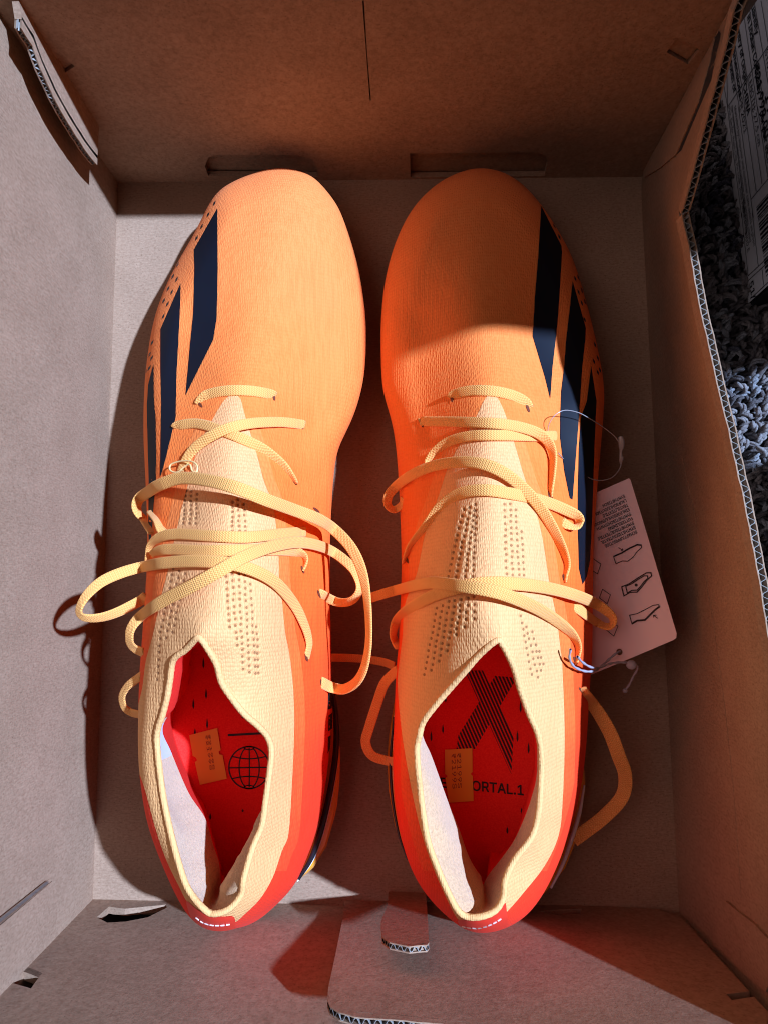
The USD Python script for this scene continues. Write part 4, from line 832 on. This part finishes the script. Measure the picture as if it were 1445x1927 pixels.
# ------------------------------------------------------------------ clear plastic fastener
fs_ = thing('plastic_fastener', U(1150, 850, 0), 'clear plastic loop fastener through the side stripes of the right boot', 'fastener')
q = zpath([(1030,812,.072),(1033,797,.074),(1044,781,.075),(1062,772,.074),(1087,776,.070),(1110,788,.066),(1135,804,.062),(1155,820,.060),(1164,832,.059)])
q2 = zpath([(1170,864,.056),(1168,876,.055),(1161,889,.055),(1148,900,.056),(1128,904,.058),(1110,900,.060),(1095,890,.062),(1080,879,.064),(1064,868,.067),(1050,852,.071)])
for q_ in (q, q2): v, f = tube(q_, .0002, 6); obj('filament', (v, f), 'clear_plastic', fs_, smooth=True)
prof = [(1167,821,.060,.9),(1169,830,.0595,1.3),(1169,842,.0585,1.1),(1168,848,.058,.6),(1168,858,.0572,.75),(1169,862,.0568,1.0),(1168,868,.056,.7),(1168,874,.0555,.3)]
a = smooth_path(np.array(prof), step=2); v, f = tube(U(a[:, 0], a[:, 1], a[:, 2]), a[:, 3]/1000, 8); obj('clasp', (v, f), 'clear_plastic', fs_, smooth=True)

# ------------------------------------------------------------------ black shoe box beside the open one
ZB2 = -.009
e0, e1 = U(1350, 190, ZB2), U(1403, 578, ZB2); ey2 = unit(np.array([*(e1 - e0)[:2], 0])); ex2 = np.array([ey2[1]*-1, ey2[0], 0.0])
if ex2[0] < 0: ex2 = -ex2
corner = np.array([e1[0], e1[1], Z_CARPET + .004]); bw2, bl2, bh2 = .20, .24, .300
if DEBUG: print('box2', e0, e1, ex2, U(1380,700,-.008), U(1380,850,-.008), U(1440,700,-.008))
b2 = thing('shoe_box', corner, 'tall black shoe box with white printed label, right of the open box', 'box')
bv = trimesh.creation.box((1, 1, 1)).vertices
def box2(d0, d1, l0, l1, z0, z1):
    m = trimesh.creation.box((1, 1, 1)); t = m.vertices + .5
    m.vertices = corner + (d0 + (d1-d0)*t[:, :1])*ex2 - (l0 + (l1-l0)*t[:, 1:2])*ey2 + (z0 + (z1-z0)*t[:, 2:])*Zv; m.fix_normals(); return m
obj('box_body', box2(.0012, bw2, 0, bl2, 0, bh2 - .06), 'box_black', b2)
obj('box_lid', box2(-.0005, bw2 + .002, -.002, bl2 + .002, bh2 - .0595, bh2), 'box_black', b2)
lbO = corner + ey2*(-.001) + Zv*.0015       # label: u runs away from us negative, reading direction towards the near edge
def on_label(pts, d=.0004):
    a = np.atleast_2d(np.asarray(pts, float)); return onplane(a[:, 0], a[:, 1], lbO, ex2) - ex2*d
def frame_pt(u, h, d=.0003): return corner + (u)*ey2 + h*Zv - ex2*d + ex2*.0012
lab = [frame_pt(-.20, .0028, .0006), frame_pt(-.0012, .0028, .0006), frame_pt(-.0012, .130, .0006), frame_pt(-.20, .130, .0006)]
lp_ = obj('label', (np.array(lab), np.array([[0, 1, 2], [0, 2, 3]])), 'label_paper', b2, label='white label printed with black lines, price and barcode')
def to_label(px, py):
    p = onplane(np.array([px]), np.array([py]), corner, ex2)[0] - corner; return p @ ey2, p[2]
def lab_line(x0, y0, x1, y1, w=.00042):
    (u0, h0), (u1, h1) = to_label(x0, y0), to_label(x1, y1); d = unit([u1-u0, h1-h0]); n = np.array([-d[1], d[0]])*w/2
    c = [(u0+n[0], h0+n[1]), (u1+n[0], h1+n[1]), (u1-n[0], h1-n[1]), (u0-n[0], h0-n[1])]
    obj('label_rule', (np.array([frame_pt(*q, .0009) for q in c]), np.array([[0, 1, 2], [0, 2, 3]])), 'label_ink', lp_)
def lab_text(tx, px, py, h, bold=False, stretch=1.0, name='label_text'):
    u, hh = to_label(px, py); tm = meshkit.text_mesh(tx, h, .0001, bold)
    v = tm.vertices; obj(name, (np.array([frame_pt(u + a*stretch, hh + b, .0009) for a, b, _ in v]), tm.faces), 'label_ink', lp_)
def zl(x, y): return 1330 + x/9.174, y/9.174
def z2(x, y): return 1330 + x/9.174, 200 + y/9.174
def z3(x, y): return 1330 + x/9.174, 400 + y/9.174
for a_, b_ in [((345,1840),(1060,760)), ((600,80),(868,1927)), ((520,360),(780,1927)), ((455,650),(660,1927)), ((700,0),(985,1927)), ((800,0),(1055,1500)), ((390,930),(560,1927)), ((330,1160),(345,1840)), ((205,1600),(260,1927)), ((270,1400),(345,1840)), ((920,0),(1055,800))]:
    lab_line(*zl(*a_), *zl(*b_))
for a_, b_ in [((230,0),(500,1927)), ((340,0),(590,1927)), ((425,0),(650,1927)), ((530,0),(790,1927)), ((630,0),(840,1470)), ((745,0),(940,1340)), ((860,0),(1040,1225)), ((745,1610),(1055,1235))]:
    lab_line(*z2(*a_), *z2(*b_))
for a_, b_ in [((470,0),(615,1220)), ((585,0),(700,1090)), ((770,0),(875,920)), ((640,1230),(1060,840)), ((700,1090),(1055,760)), ((940,980),(965,1250)), ((735,1490),(1060,1190)), ((615,1240),(660,1590))]:
    lab_line(*z3(*a_), *z3(*b_))
lab_text('1 Pair', *zl(985, 1640), .0052, True); lab_text('₹21 999.00', *zl(805, 1180), .0046, True); lab_text('per pair incl. of all taxes', *z2(900, 100), .0034, True, .92)
lab_text('LENGTH: 27.5 cm', *zl(700, 1335), .0030); lab_text('CHINA', *zl(610, 1470), .0034, True); lab_text('APR 2021', *zl(530, 1620), .0032); lab_text('SYNTHETIC / TEXTILE', *zl(985, 890), .0030)
lab_text('Quantity', *zl(735, -20), .0034, True); lab_text('Size in Indian Company', *zl(630, -60), .0034, True, .95); lab_text('Country of Origin', *zl(470, 290), .0032, True); lab_text('Dimensions', *zl(420, 810), .0032, True, 1.1); lab_text('Month of', *zl(360, 1010), .0032, True)
fine = ['Marketed by: importer and customer care details as given', 'for complaints contact the customer care address stated', 'Plot, Sector, Road, City, Pin code, India, Phone, E-mail']
for (x_, y_), tx in zip([(455,10), (400,10), (355,20)], fine): lab_text(tx, *z2(x_, y_), .0021, False, .92)
lab_text('Fab from:', *z2(590, 1650), .0026); lab_text('1.00 E', *z3(640, 330), .0026)
lab_text('51/3', *z3(720, 1200), .0040, True)
rb_ = np.random.default_rng(11); u0, h0 = to_label(*z2(825, 1760)); 
uu = u0
while uu < u0 + .034:
    w_ = rb_.choice([.0004, .0004, .0008, .0012]); c = [(uu, h0 + .001), (uu + w_, h0 + .001), (uu + w_, h0 + .028), (uu, h0 + .028)]
    obj('barcode_bar', (np.array([frame_pt(*q, .0009) for q in c]), np.array([[0, 1, 2], [0, 2, 3]])), 'label_ink', lp_); uu += w_ + rb_.choice([.0005, .0008, .0011])
# a third, lower box further off, whose shadow falls over the carpet
c3 = np.array([.255, .040, Z_CARPET + .004]); b3 = thing('shoe_box', c3, 'plain black shoe box standing alone on the carpet further right', 'box')
m = trimesh.creation.box((.20, .33, .12)); m.apply_translation(c3 + [.10, -.165, .06]); obj('box_body', m, 'box_black', b3)
m = trimesh.creation.box((.206, .336, .045)); m.apply_translation(c3 + [.10, -.165, .121]); obj('box_lid', m, 'box_black', b3)
